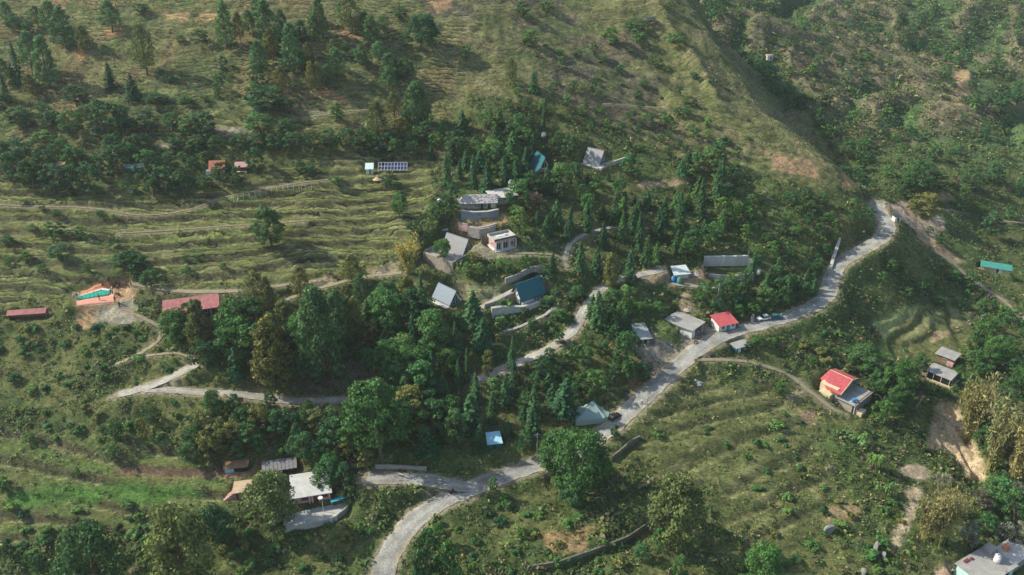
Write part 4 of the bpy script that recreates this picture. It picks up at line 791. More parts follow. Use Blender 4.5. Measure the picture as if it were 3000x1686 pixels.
# free-standing walls that follow the ground
def wall(label, pix, h, th=.4, m='stone', name='retaining_wall', sink=1.5, group=None, top=None):
    P = [G(*p) for p in pix]; o = bpy.data.objects.new(name, None); o.location = P[0]; COL.objects.link(o); tag(o, label, 'wall', group); w = MB(); cp = MB(); P0_ = P[0].copy(); P = [p-P[0] for p in P]
    Q = []
    for a, b_ in zip(P[:-1], P[1:]):
        n_ = max(1, int((b_-a).length/1.2)); Q += [a+(b_-a)*i/n_ for i in range(n_)]
    Q.append(P[-1]); zt = [max(float(hz([q.x+P0_.x+a_], [q.y+P0_.y+b_])[0]) for a_ in (-1, 0, 1) for b_ in (-1, 0, 1.4))-P0_.z for q in Q]
    for _ in range(14): zt = [(zt[max(i-1, 0)]+2*zt[i]+zt[min(i+1, len(zt)-1)])/4 for i in range(len(zt))]
    def strip(mb, hw, z0, z1):
        V = []
        for i, q in enumerate(Q):
            t_ = (Q[min(i+1, len(Q)-1)]-Q[max(i-1, 0)]).normalized(); nx_, ny_ = -t_.y*hw, t_.x*hw
            V += [(q.x-nx_, q.y-ny_, zt[i]+z0), (q.x+nx_, q.y+ny_, zt[i]+z0), (q.x+nx_, q.y+ny_, zt[i]+z1), (q.x-nx_, q.y-ny_, zt[i]+z1)]
        F = [(0, 1, 2, 3), tuple(len(V)-4+k for k in (3, 2, 1, 0))]
        for i in range(len(Q)-1):
            a = i*4
            for k in range(4): F.append((a+k, a+4+k, a+4+(k+1) % 4, a+(k+1) % 4))
        mb.add(V, F)
    strip(w, th/2, -sink, h); w.build('stonework', M[m], o); strip(cp, th/2+.05, h+.003, h+.12); cp.build('coping', M['conc' if m in ('conc', 'slate', 'wht') else 'slab' if m == 'rub' else m if m == 'mossy' else 'stone'], o); return o
t = thing('retaining_wall', 'long pale concrete retaining wall behind the flat grassy terrace', 'wall', 'terrace_lawn', land='the long pale concrete terrace wall'); w = MB(); w.box(-7.4, 6.6, 3.0, 3.5, -1, 3.3); w.prism([(6.6, 3.0), (6.6, 3.5), (8.4, 1.4), (8.1, 1.1)], -1, 2.6); w.build('concrete_face', mat('cast_concrete', (.50, .48, .43), var=.2, sc=.9, streak=(1, 1, .25), bump=.15), t); w = MB(); w.box(-7.5, 6.7, 2.9, 3.6, 3.3, 3.42); w.build('coping', M['wht'], t)
t = thing('retaining_wall', 'curved concrete wall along the lower edge of the grassy terrace', 'wall', 'terrace_lawn'); w = MB(); cv = [(-7.2, -2.4), (-3.5, -3.5), (1, -3.9), (4.6, -3.4), (7.4, -2.2)]
for (a_, b_), (c_, d_) in zip(cv[:-1], cv[1:]): w.prism([(a_, b_-.4), (c_, d_-.4), (c_, d_), (a_, b_)], -4, .35)
w.build('concrete_face', M['conc'], t)
wall('pale blue plastered wall below the long stone house', [(1352, 634), (1390, 636), (1430, 631), (1460, 622)], .35, .8, 'slate', sink=3.5)
wall('upper stone wall of the stepped garden behind the parapet house', [(1372, 712), (1400, 694), (1430, 676), (1452, 662)], .2, .8, 'rub', sink=3)
wall('lower stone wall of the stepped garden behind the parapet house', [(1376, 722), (1405, 708), (1432, 690), (1450, 676)], .1, .8, 'stone', sink=3)
wall('thin pink-grey wall right of the grey A-frame', [(1345, 718), (1372, 722)], 1.0, .3, 'pink')
wall('stone wall stepping up beside the teal-roofed house drive', [(1420, 902), (1455, 888), (1500, 864)], .3, .4, 'stone')
wall('white kerb wall below the teal-roofed house drive', [(1440, 920), (1480, 912), (1530, 905), (1575, 890), (1615, 870)], .06, .9, 'conc', sink=4.5)
wall('long curved stone terrace wall below the teal-roofed house', [(1475, 976), (1520, 962), (1560, 945), (1600, 925), (1630, 895)], .06, .9, 'stone', sink=4)
wall('stone wall above the drive, behind the teal roof', [(1480, 838), (1510, 832), (1560, 812), (1590, 800)], .3, .4, 'stone')
wall('grey parapet wall at the road edge beside the big bright tree', [(1602, 1384), (1628, 1378), (1655, 1372)], .7, .4, 'conc', sink=3.0)
wall('stone edge wall running below the road right of the big tree', [(1790, 1352), (1820, 1325), (1850, 1300), (1875, 1285)], .05, .4, 'mossy')
wall('dark stone wall edging the curved lower field', [(1560, 1668), (1640, 1650), (1740, 1620), (1840, 1580), (1905, 1535)], -.12, .28, 'mossy', sink=1.2)
wall('stone wall above the fork of road at lower centre', [(1100, 1372), (1170, 1374), (1250, 1380)], .05, .35, 'rub')
wall('sunlit stone wall by the lone uphill A-frame path', [(1775, 488), (1810, 478), (1840, 466)], .5, .4, 'conc')
w_ = wall('white masonry drain running down beside the right-hand road', [(2432, 790), (2440, 765), (2452, 735), (2458, 712)], .35, .9, 'wht', 'drain_channel', .6)
# rocks
def rock(label, px, py, w, h, seed, m='stone', fl=.6):
    r = random.Random(seed); bm = bmesh.new(); bmesh.ops.create_icosphere(bm, subdivisions=3, radius=1)
    dd = [Vector((r.gauss(0, 1), r.gauss(0, 1), r.gauss(0, 1))).normalized() for _ in range(14)]
    for v in bm.verts:
        for d_ in dd:
            q = v.co.dot(d_)-.72
            if q > 0: v.co -= d_*q*.9
        v.co = Vector((v.co.x*w, v.co.y*w*fl, v.co.z*h))
    me = bpy.data.meshes.new('boulder'); bm.to_mesh(me); bm.free(); me.materials.append(M[m]); o = bpy.data.objects.new('boulder', me); o.location = at(px, py, h*.25); o.rotation_euler = (0, 0, r.random()*3); COL.objects.link(o); return tag(o, label, 'boulder')
M['grey'] = mat('grey_rock', (.21, .22, .20), var=.25, sc=1.5, bump=.4)
rock('smooth grey boulder in scrub left of the lower yellow bamboo', 2430, 1555, 1.6, 1.6, 1, 'grey'); rock('large slanting grey slab of rock near the mint-green house', 2563, 1618, 1.5, 2.5, 2, 'grey', .4); rock('narrow slab of rock leaning beside the larger grey slab', 2586, 1640, .7, 2.2, 3, 'grey', .4)
rock('pointed grey rock at the bottom edge right of centre', 2528, 1684, .9, 1.8, 4, 'grey'); rock('small dark boulder on the bare patch above the lower scrub', 2335, 1368, .7, .5, 5, 'stone'); rock('pale split boulder in scrub right of the dark one', 2432, 1370, .6, .5, 6, 'grey')
rock('flat pale rock alone on the far right-hand hillside', 2480, 206, 2.2, 1.0, 7, 'grey'); rock('tall upright pale stone between the red roadside house and white car', 2204, 942, .7, 2.4, 8, 'grey', .7); rock('grey boulder in the upper left bush', 384, 562, 1.3, 1.6, 9, 'stone')
rock('white limewashed stone on the bushy bank above the shop', 2018, 928, .6, .6, 10, 'wht')

# fence of pale posts on the upper terrace
for i, (px, py) in enumerate([(685, 585), (697, 582), (714, 577), (731, 573), (748, 570), (763, 568), (779, 563), (795, 559), (812, 555), (828, 552), (844, 551), (861, 550), (877, 553), (884, 553), (895, 552), (913, 550)]):
    if i == 0:
        t = thing('fence_post', 'pale slender post in the row crossing the upper terrace', 'post', loc=at(px, py+6), group='pale posts in a row on the upper terrace'); q = MB(); q.cyl(0, 0, -.3, 1.5, .07, .05, 6); q.build('stake', M['beam'], t); q = MB(); q.cyl(0, 0, 1.5, 1.57, .09, k=6); q.build('cap', M['wht'], t); P0 = t
    else:
        c = P0.copy(); c.location = at(px, py+6); COL.objects.link(c)
        for ch in P0.children: e = ch.copy(); e.parent = c; COL.objects.link(e)
# utility poles
def upole(px, py, h, label, lean=0):
    t = thing('utility_pole', label, 'pole', loc=at(px, py)); t.rotation_euler = (0, lean, 0); q = MB(); q.cyl(0, 0, -.5, h, .13, .08, 8); q.build('pole', M['conc'], t); q = MB(); q.bar((-.7, 0, h-.5), (.7, 0, h-.5), .06); q.bar((-.4, 0, h-1.1), (.4, 0, h-1.1), .05); q.build('crossarm', M['steel'], t)
upole(1573, 1340, 7.5, 'thin grey utility pole on the road bank left of the big bright tree'); upole(2684, 1196, 4.5, 'leaning pale utility pole in the dark trees right of the yellow house', .25); upole(2100, 893, 7, 'grey utility pole in the trees above the red roadside house'); upole(1893, 1216, 5.5, 'slim pole at the lower road edge beside the walking person')
upole(2868, 960, 5, 'pale utility pole among trees above the upper flat grey roof')

# vehicles
def car(label, px, py, rot, m='car', s=1.0):
    t = thing('parked_car', label, 'car', loc=at(px, py, .12), rot=math.radians(rot)); b_ = MB(); W = .82
    pf = [(-2.0, .35), (-2.0, .8), (-1.75, .92), (1.0, .95), (1.85, .78), (2.05, .6), (2.05, .35)]; b_.gab([(a, z) for a, z in pf], 'y', -W, W); b_.build('body', M[m], t)
    c_ = MB(); lo = [(-1.7, -W+.05), (.95, -W+.05), (.95, W-.05), (-1.7, W-.05)]; hi = [(-1.25, -W+.18), (.2, -W+.18), (.2, W-.18), (-1.25, W-.18)]
    c_.add([(a, b2, .93) for a, b2 in lo]+[(a, b2, 1.42) for a, b2 in hi], [(0, 1, 5, 4), (1, 2, 6, 5), (2, 3, 7, 6), (3, 0, 4, 7)]); c_.build('windows', M['glass'], t); c_ = MB(); c_.prism(hi, 1.42, 1.48); c_.build('roof', M[m], t)
    for x_ in (-1.3, 1.25):
        for s_ in (-1, 1):
            w = MB(); v, f = tube([(x_, s_*(W-.15), .32), (x_, s_*(W+.03), .32)], [.32, .32], 14); w.add(v, f); w.add([v[i] for i in range(14)], [tuple(range(14))]); w.add([v[14+i] for i in range(14)], [tuple(range(13, -1, -1))]); wh = w.build('wheel', M['black'], t)
            w = MB(); v, f = tube([(x_, s_*(W+.03), .32), (x_, s_*(W+.045), .32)], [.17, .17], 10); w.add(v, f); w.add([v[10+i] for i in range(10)], [tuple(range(10))]); w.build('rim', M['steel'], wh)
    for s_ in (-1, 1): h = MB(); h.box(2.02, 2.08, s_*.6-.14, s_*.6+.14, .58, .74); h.build('headlight', M['wht'], t)
    t.scale = (s, s, s); return t
car('white hatchback parked at the road edge right of the red-roofed house', 2236, 938, 196); car('dark green car with pale roof parked just right of the white one', 2273, 935, 14, 'teal'); car('small black car parked under the edge of the shade net', 1800, 1226, 40, 'black', .9)
def bike(label, px, py, rot, m='black', cat='motorcycle'):
    t = thing('motorcycle', label, cat, loc=at(px, py, .1), rot=math.radians(rot)); 
    for x_ in (-.65, .65):
        w = MB(); v, f = tube([(x_, -.06, .3), (x_, .06, .3)], [.3, .3], 12); w.add(v, f); w.add([v[i] for i in range(12)], [tuple(range(12))]); w.add([v[12+i] for i in range(12)], [tuple(range(11, -1, -1))]); w.build('wheel', M['black'], t)
    b_ = MB(); b_.prism([(-.75, -.12), (.35, -.14), (.35, .14), (-.75, .12)], .45, .75); b_.bar((.65, 0, .3), (.42, 0, 1.0), .04); b_.bar((-.65, 0, .3), (0, 0, .45), .05); b_.build('frame', M[m], t); b_ = MB(); b_.box(-.75, .05, -.14, .14, .75, .85); b_.build('seat', M['maroon'], t); b_ = MB(); b_.bar((.42, -.35, 1.02), (.42, .35, 1.02), .03); b_.build('handlebar', M['steel'], t); return t
bike('black motorcycle with rider on the road at the lower fork', 1328, 1447, 18); bike('motorcycle parked beside the dark open shop front', 2036, 1006, 60, 'maroon'); bike('motorcycle at the left yard of the flat concrete-roofed shop', 1966, 1016, 110, 'blue')

def pile(label, px, py, r, n_, m, seed, name='rubble_pile'):
    R_ = random.Random(seed); q = MB(); g0 = G(px, py)
    for i in range(n_):
        a = R_.random()*6.28; d_ = r*R_.random()**.6; x_, y_ = d_*math.cos(a), d_*.6*math.sin(a); s_ = R_.uniform(.1, .3); z_ = float(hz([g0.x+x_], [g0.y+y_])[0])-g0.z+(1-d_/r)*r*.25
        pts = [Vector((R_.gauss(0, 1), R_.gauss(0, 1), R_.gauss(0, 1))).normalized()*s_ for _ in range(4)]; q.add([(x_+p.x, y_+p.y, z_+p.z*.7+.05) for p in pts], [(0, 1, 2), (0, 2, 3), (0, 3, 1), (1, 3, 2)])
    q.cyl(0, 0, -.4, r*.16, r*.9, r*.2, 10); o = q.build(name, M[m]); o.location = g0; return tag(o, label, 'rubble')
pile('pale sand and rubble heap below the solar panels', 1105, 522, 1.9, 120, 'tan', 1); pile('heap of pale broken stone left of the yellow village bamboo', 1118, 800, 2.6, 200, 'rub', 2); pile('loose rubble beside the open tin shed', 2040, 800, 1.8, 120, 'rub', 3)
pile('stone rubble along the bank above the flat-roofed shop', 2015, 905, 1.5, 90, 'rub', 4); pile('white plastic litter at the road bank by the big bright tree', 1625, 1318, 1.3, 60, 'wht', 5, 'litter_heap'); pile('pile of pale stones on the slope below the curved footpath', 1745+300, 1122, 1.2, 40, 'wht', 6)
# ---------------------------------------------------------------- vegetation
def leafmat(name, attr=False, rough=.75):
    m, n, l, b = newmat(name, rough, .25)
    oi = n.new('ShaderNodeAttribute' if attr else 'ShaderNodeObjectInfo')
    if attr: oi.attribute_name = 'leaf'
    ge = n.new('ShaderNodeNewGeometry')
    mr = n.new('ShaderNodeMapRange'); mr.inputs[3].default_value = .75; mr.inputs[4].default_value = 1.8; l.new(ge.outputs['Random Per Island'], mr.inputs[0])
    tc = n.new('ShaderNodeTexCoord'); t = n.new('ShaderNodeTexNoise'); t.inputs['Scale'].default_value = .35; t.inputs['Detail'].default_value = 3; l.new(tc.outputs['Object'], t.inputs[0])
    m2 = n.new('ShaderNodeMapRange'); m2.inputs[1].default_value = .35; m2.inputs[2].default_value = .65; m2.inputs[3].default_value = .72; m2.inputs[4].default_value = 1.3; l.new(t.outputs[0], m2.inputs[0])
    mu = n.new('ShaderNodeMath'); mu.operation = 'MULTIPLY'; l.new(mr.outputs[0], mu.inputs[0]); l.new(m2.outputs[0], mu.inputs[1])
    v = n.new('ShaderNodeVectorMath'); v.operation = 'SCALE'; l.new(oi.outputs['Color'], v.inputs[0]); l.new(mu.outputs[0], v.inputs['Scale'])
    l.new(v.outputs[0], b.inputs['Base Color'])
    tr = n.new('ShaderNodeBsdfTranslucent'); l.new(v.outputs[0], tr.inputs[0]); mx = n.new('ShaderNodeMixShader'); mx.inputs[0].default_value = .25
    l.new(b.outputs[0], mx.inputs[1]); l.new(tr.outputs[0], mx.inputs[2]); l.new(mx.outputs[0], n['Material Output'].inputs[0])
    return m
LEAF = leafmat('foliage'); LEAFA = leafmat('scrub_foliage', True)
BARK = mat('bark', (.13, .095, .07), .95, .25, 3); CANE = mat('bamboo_cane', (.30, .27, .09), .7, .2, 2)
# every prototype is 10 m high and stands on the origin
def p_broad(seed, wid=4.2, n=1900, low=.2, nb=34, ls=.30):
    R = np.random.default_rng(seed); tr = []; cl = []
    lean = R.normal(size=2)*.5
    tr.append(tube([(0, 0, -.6), (lean[0]*.2, lean[1]*.2, 1.5), (lean[0]*.6, lean[1]*.6, 4.5), (lean[0], lean[1], 7)], [.34, .28, .2, .07], 7))
    for k in range(nb):
        th = R.random()*6.28; f = ((k+.5)/nb)**.8; rr = wid*math.sin(math.pi*(f*.80+.13))**.75*R.uniform(.5, .95)*(1+.18*math.sin(th*2+seed))
        c = np.array([math.cos(th)*rr+lean[0]*f, math.sin(th)*rr+lean[1]*f, 10*(low+.10+(.84-low)*f)+R.normal()*.35])
        cl.append((c, R.uniform(.75, 1.45)*wid/4.2))
        if k < 9: tr.append(tube([(lean[0]*.5, lean[1]*.5, 3+R.random()*1.5), (c*.6+np.array([0, 0, 1.6])), c], [.13, .08, .03], 4))
    C = []; N = []
    for c, r in cl:
        m = n//nb; d = R.normal(size=(m, 3)); d /= np.linalg.norm(d, axis=1)[:, None]; d[:, 2] = np.abs(d[:, 2])*.9-.25
        C.append(c+d*(r*(.55+.5*R.random((m, 1))))*np.array([1.1, 1.1, .8])); N.append(d+R.normal(size=(m, 3))*.45+np.array([0, 0, .35]))
    V, F = quads(np.concatenate(C), np.concatenate(N), R.uniform(ls*.6, ls*1.4, n//nb*nb), R, .7)
    return (V, F), join(tr)
def p_cedar(seed, wid=2.6, n=2100, low=.06, col=False):
    R = np.random.default_rng(seed); C = []; N = []; tr = [tube([(0, 0, -.6), (.05, 0, 3), (0, .08, 7), (0, 0, 9.8)], [.26, .19, .1, .02], 6)]
    tiers = 15
    for t in range(tiers):
        f = t/(tiers-1); z = 10*(low+(.98-low)*f**.92); L = wid*((1-f)**.75+.06)*(R.uniform(.85, 1.1)) if not col else wid*(.9-.75*f**3)*R.uniform(.85, 1.1)
        nb = max(4, int(9*(1-f)+3)); off = R.random()*6.28
        for b_ in range(nb):
            th = off+b_*6.283/nb+R.normal()*.15; Lb = L*R.uniform(.7, 1.12); m = max(4, int(n/tiers/9*(1.35-f)*9/nb))
            s = R.random(m)**.7; d = np.array([math.cos(th), math.sin(th)]); side = (R.random(m)-.5)*Lb*.55*(1-s*.6)
            P = np.stack([d[0]*s*Lb-d[1]*side, d[1]*s*Lb+d[0]*side, z+.28*s*Lb-.5*s*s*Lb-np.abs(side)*.25+R.normal(size=m)*.1], 1)
            C.append(P); N.append(np.stack([d[0]*.5+R.normal(size=m)*.3, d[1]*.5+R.normal(size=m)*.3, np.full(m, 1.)], 1))
    C = np.concatenate(C); N = np.concatenate(N); V, F = quads(C, N, R.uniform(.2, .42, len(C)), R, .6)
    return (V, F), join(tr)
def p_pine(seed, wid=2.5, n=1900, low=.3, nb=30):
    R = np.random.default_rng(seed); C = []; N = []; b0 = R.normal(size=2)*.25
    tr = [tube([(0, 0, -.8), (b0[0], b0[1], 3.5), (b0[0]*.6, b0[1]*.6, 7), (0, 0, 9.7)], [.24, .18, .11, .03], 6)]
    for k in range(nb):
        f = (k+.5)/nb; z = 10*(low+(1-low)*f*.97); prof_ = (min(1, (f+.12)/.32))**.8*(1-f)**.55*1.25+.05; th = k*2.4+R.random()*.8; rr = wid*prof_*R.uniform(.5, .95)
        c = np.array([math.cos(th)*rr, math.sin(th)*rr, z]); m = n//nb; r = wid*.36*(1.15-.5*f)
        d = R.normal(size=(m, 3)); d /= np.linalg.norm(d, axis=1)[:, None]
        C.append(c+d*r*(.5+.6*R.random((m, 1)))*np.array([1, 1, .85])); N.append(d*.6+R.normal(size=(m, 3))*.5+np.array([0, 0, .3]))
        if k % 3 == 0: tr.append(tube([(0, 0, z-.8), c*np.array([.6, .6, 1])-np.array([0, 0, .25]), c], [.07, .05, .02], 4))
    C = np.concatenate(C); N = np.concatenate(N); V, F = quads(C, N, R.uniform(.14, .34, len(C)), R, .45)
    return (V, F), join(tr)
def p_bamboo(seed, n=2600):
    R = np.random.default_rng(seed); tr = []; C = []; N = []
    for k in range(26):
        th = R.random()*6.28; r0 = R.random()*1.0; L = R.uniform(7, 10.4); sp = R.uniform(.6, 3.4); p = []
        for i in range(6):
            f = i/5; p.append((math.cos(th)*(r0+sp*f**2.1), math.sin(th)*(r0+sp*f**2.1), L*(f-.16*f**3)-.3))
        tr.append(tube(p, [.07, .065, .06, .05, .03, .01], 4)); m = n//26; f = .25+.75*R.random(m)**.8; P = np.array(p)
        xs = np.stack([np.interp(f, np.linspace(0, 1, 6), P[:, q]) for q in range(3)], 1)+R.normal(size=(m, 3))*np.array([.42, .42, .35]); C.append(xs); N.append(R.normal(size=(m, 3))+np.array([0, 0, .5]))
    C = np.concatenate(C); V, F = quads(C, np.concatenate(N), R.uniform(.2, .45, len(C)), R, .3); return (V, F), join(tr)
def p_banana(seed):
    R = np.random.default_rng(seed); V = []; tr = []; o = 0; F = []
    for s_ in range(5):
        bx, by = R.normal(size=2)*1.7; h = R.uniform(3.5, 6); tr.append(tube([(bx, by, -.3), (bx, by, h*.5), (bx+.1, by, h)], [.3, .24, .12], 6))
        for k in range(9):
            th = k*.7+R.random(); L = R.uniform(3, 4.6); d = np.array([math.cos(th), math.sin(th)]); sd = np.array([-d[1], d[0]])
            for i in range(6):
                f = i/5; w = .5*math.sin(math.pi*min(.98, f*.9+.06)); q = np.array([bx, by])+d*L*f*(1-.15*f); z = h+L*(.75*f-1.0*f*f)
                V += [(q[0]-sd[0]*w, q[1]-sd[1]*w, z-.1), (q[0], q[1], z), (q[0]+sd[0]*w, q[1]+sd[1]*w, z-.1)]
            for i in range(5):
                a = o+i*3; F += [(a, a+1, a+4, a+3), (a+1, a+2, a+5, a+4)]
            o += 18
    return (np.array(V), np.array(F)), join(tr)
def p_shrub(seed, n=420, wid=5.5):
    R = np.random.default_rng(seed); C = []; N = []; tr = []
    for k in range(9):
        th = R.random()*6.28; rr = wid*R.random()**.6*.75; c = np.array([math.cos(th)*rr, math.sin(th)*rr, R.uniform(3.2, 7.2)*(1-rr/wid*.4)]); m = n//9
        d = R.normal(size=(m, 3)); d /= np.linalg.norm(d, axis=1)[:, None]; d[:, 2] = np.abs(d[:, 2])*1.1-.4
        C.append(c+d*R.uniform(1.6, 2.8)*(.6+.4*R.random((m, 1)))); N.append(d+R.normal(size=(m, 3))*.5+np.array([0, 0, .4])); tr.append(tube([(0, 0, -.5), c*np.array([.5, .5, .5]), c], [.22, .14, .05], 3))
    C = np.concatenate(C); V, F = quads(C, np.concatenate(N), R.uniform(.55, 1.15, len(C)), R, .65); return (V, F), join(tr)
PROTO = {}
def reg(kind, gens, cat, cane=None):
    L = []
    for (cv, cf), (tv, tf) in gens:
        me = []
        for nm, v, f, mm in (('crown' if cat != 'plant' else 'leaves', cv, cf, LEAF), ('trunk' if cat == 'tree' else 'stems', tv, tf, cane or BARK)):
            o = np_mesh(nm, v, f, mm); me.append((nm, o.data)); bpy.data.objects.remove(o)
        L.append((me, float(cv[:, 0].max()-cv[:, 0].min())))
    PROTO[kind] = (L, cat)
reg('broad', [p_broad(s, w, 2000, lo) for s, w, lo in ((1, 4.2, .04), (2, 3.8, .0), (3, 4.6, .08), (4, 4.0, .0), (5, 5.0, .03))], 'tree')
reg('bigtree', [p_broad(s, w, 6500, lo, 64, .2) for s, w, lo in ((11, 4.2, .02), (12, 4.4, .05), (13, 4.8, .06))], 'tree')
reg('cedar', [p_cedar(s, w) for s, w in ((21, 2.5), (22, 2.9), (23, 2.2), (24, 3.2))], 'tree')
reg('column', [p_cedar(s, .9, 1400, .03, True) for s in (27, 28)], 'tree')
reg('pine', [p_pine(s, w, 2900, lo) for s, w, lo in ((31, 2.6, .14), (32, 3.0, .2), (33, 2.4, .1), (34, 2.8, .26))], 'tree')
reg('bigpine', [p_pine(s, w, 6500, lo, 46) for s, w, lo in ((35, 2.7, .1), (36, 2.9, .06))], 'tree')
reg('bamboo', [p_bamboo(s) for s in (41, 42)], 'plant', CANE)
reg('banana', [p_banana(s) for s in (51, 52)], 'plant')
reg('shrub', [p_shrub(s) for s in (61, 62, 63, 64)], 'plant')
KN = {'broad': 'broadleaf_tree', 'bigtree': 'broadleaf_tree', 'cedar': 'cedar_tree', 'column': 'cypress_tree', 'pine': 'pine_tree', 'bigpine': 'pine_tree', 'bamboo': 'bamboo_clump', 'banana': 'banana_plant', 'shrub': 'shrub'}
DG = (.044, .105, .034); MG = (.060, .138, .034); LG = (.10, .185, .045); CG = (.044, .112, .04); PG = (.085, .165, .055); OL = (.135, .15, .042); YB = (.27, .25, .10); GY = (.12, .13, .09); BR = (.17, .12, .08); BL_ = (.05, .09, .045)
plants = []
def plant(kind, pos, h, w=None, col=MG, seed=None):
    L, cat = PROTO[kind]; k = int(rng.integers(len(L))) if seed is None else seed % len(L); pw = L[k][1]
    s = h/10; sx = s if w is None else w/pw*1.05
    sx = min(max(sx, s*.5), s*2.1); j = 1+.12*rng.normal(); hue = rng.normal()*.06
    plants.append(dict(kind=kind, pos=Vector(pos), h=h, w=sx*pw, col=col, k=k, sx=sx, sz=s, rot=float(rng.random()*6.28), c=(col[0]*j*(1+hue), col[1]*j, col[2]*j*(1-hue), 1)))
def hero(kind, px, base, top, wpx, col, seed=None):
    g = G(px, base); m = mpp(g); p = PITCH+math.atan((base-H0/2)/FPX); h = (base-top)*m/math.cos(p)*(.97 if kind in ('cedar', 'column', 'pine', 'bigpine', 'bamboo') else .9)
    plant(kind, (g.x, g.y, g.z-.1), h, wpx*m, col, seed)
K = {'B': ('broad', DG), 'b': ('broad', LG), 'm': ('broad', MG), 'C': ('cedar', CG), 'c': ('cedar', MG), 'P': ('pine', PG), 'p': ('pine', OL), 'o': ('broad', OL), 'T': ('bigtree', MG), 't': ('bigtree', (.12, .145, .042)), 'D': ('bigtree', DG), 'Q': ('bigpine', PG), 'q': ('bigpine', OL), 'I': ('column', CG), 'Y': ('bamboo', YB), 'y': ('bamboo', (.36, .31, .09)), 'N': ('banana', LG), 'g': ('broad', GY), 'r': ('broad', BR)}
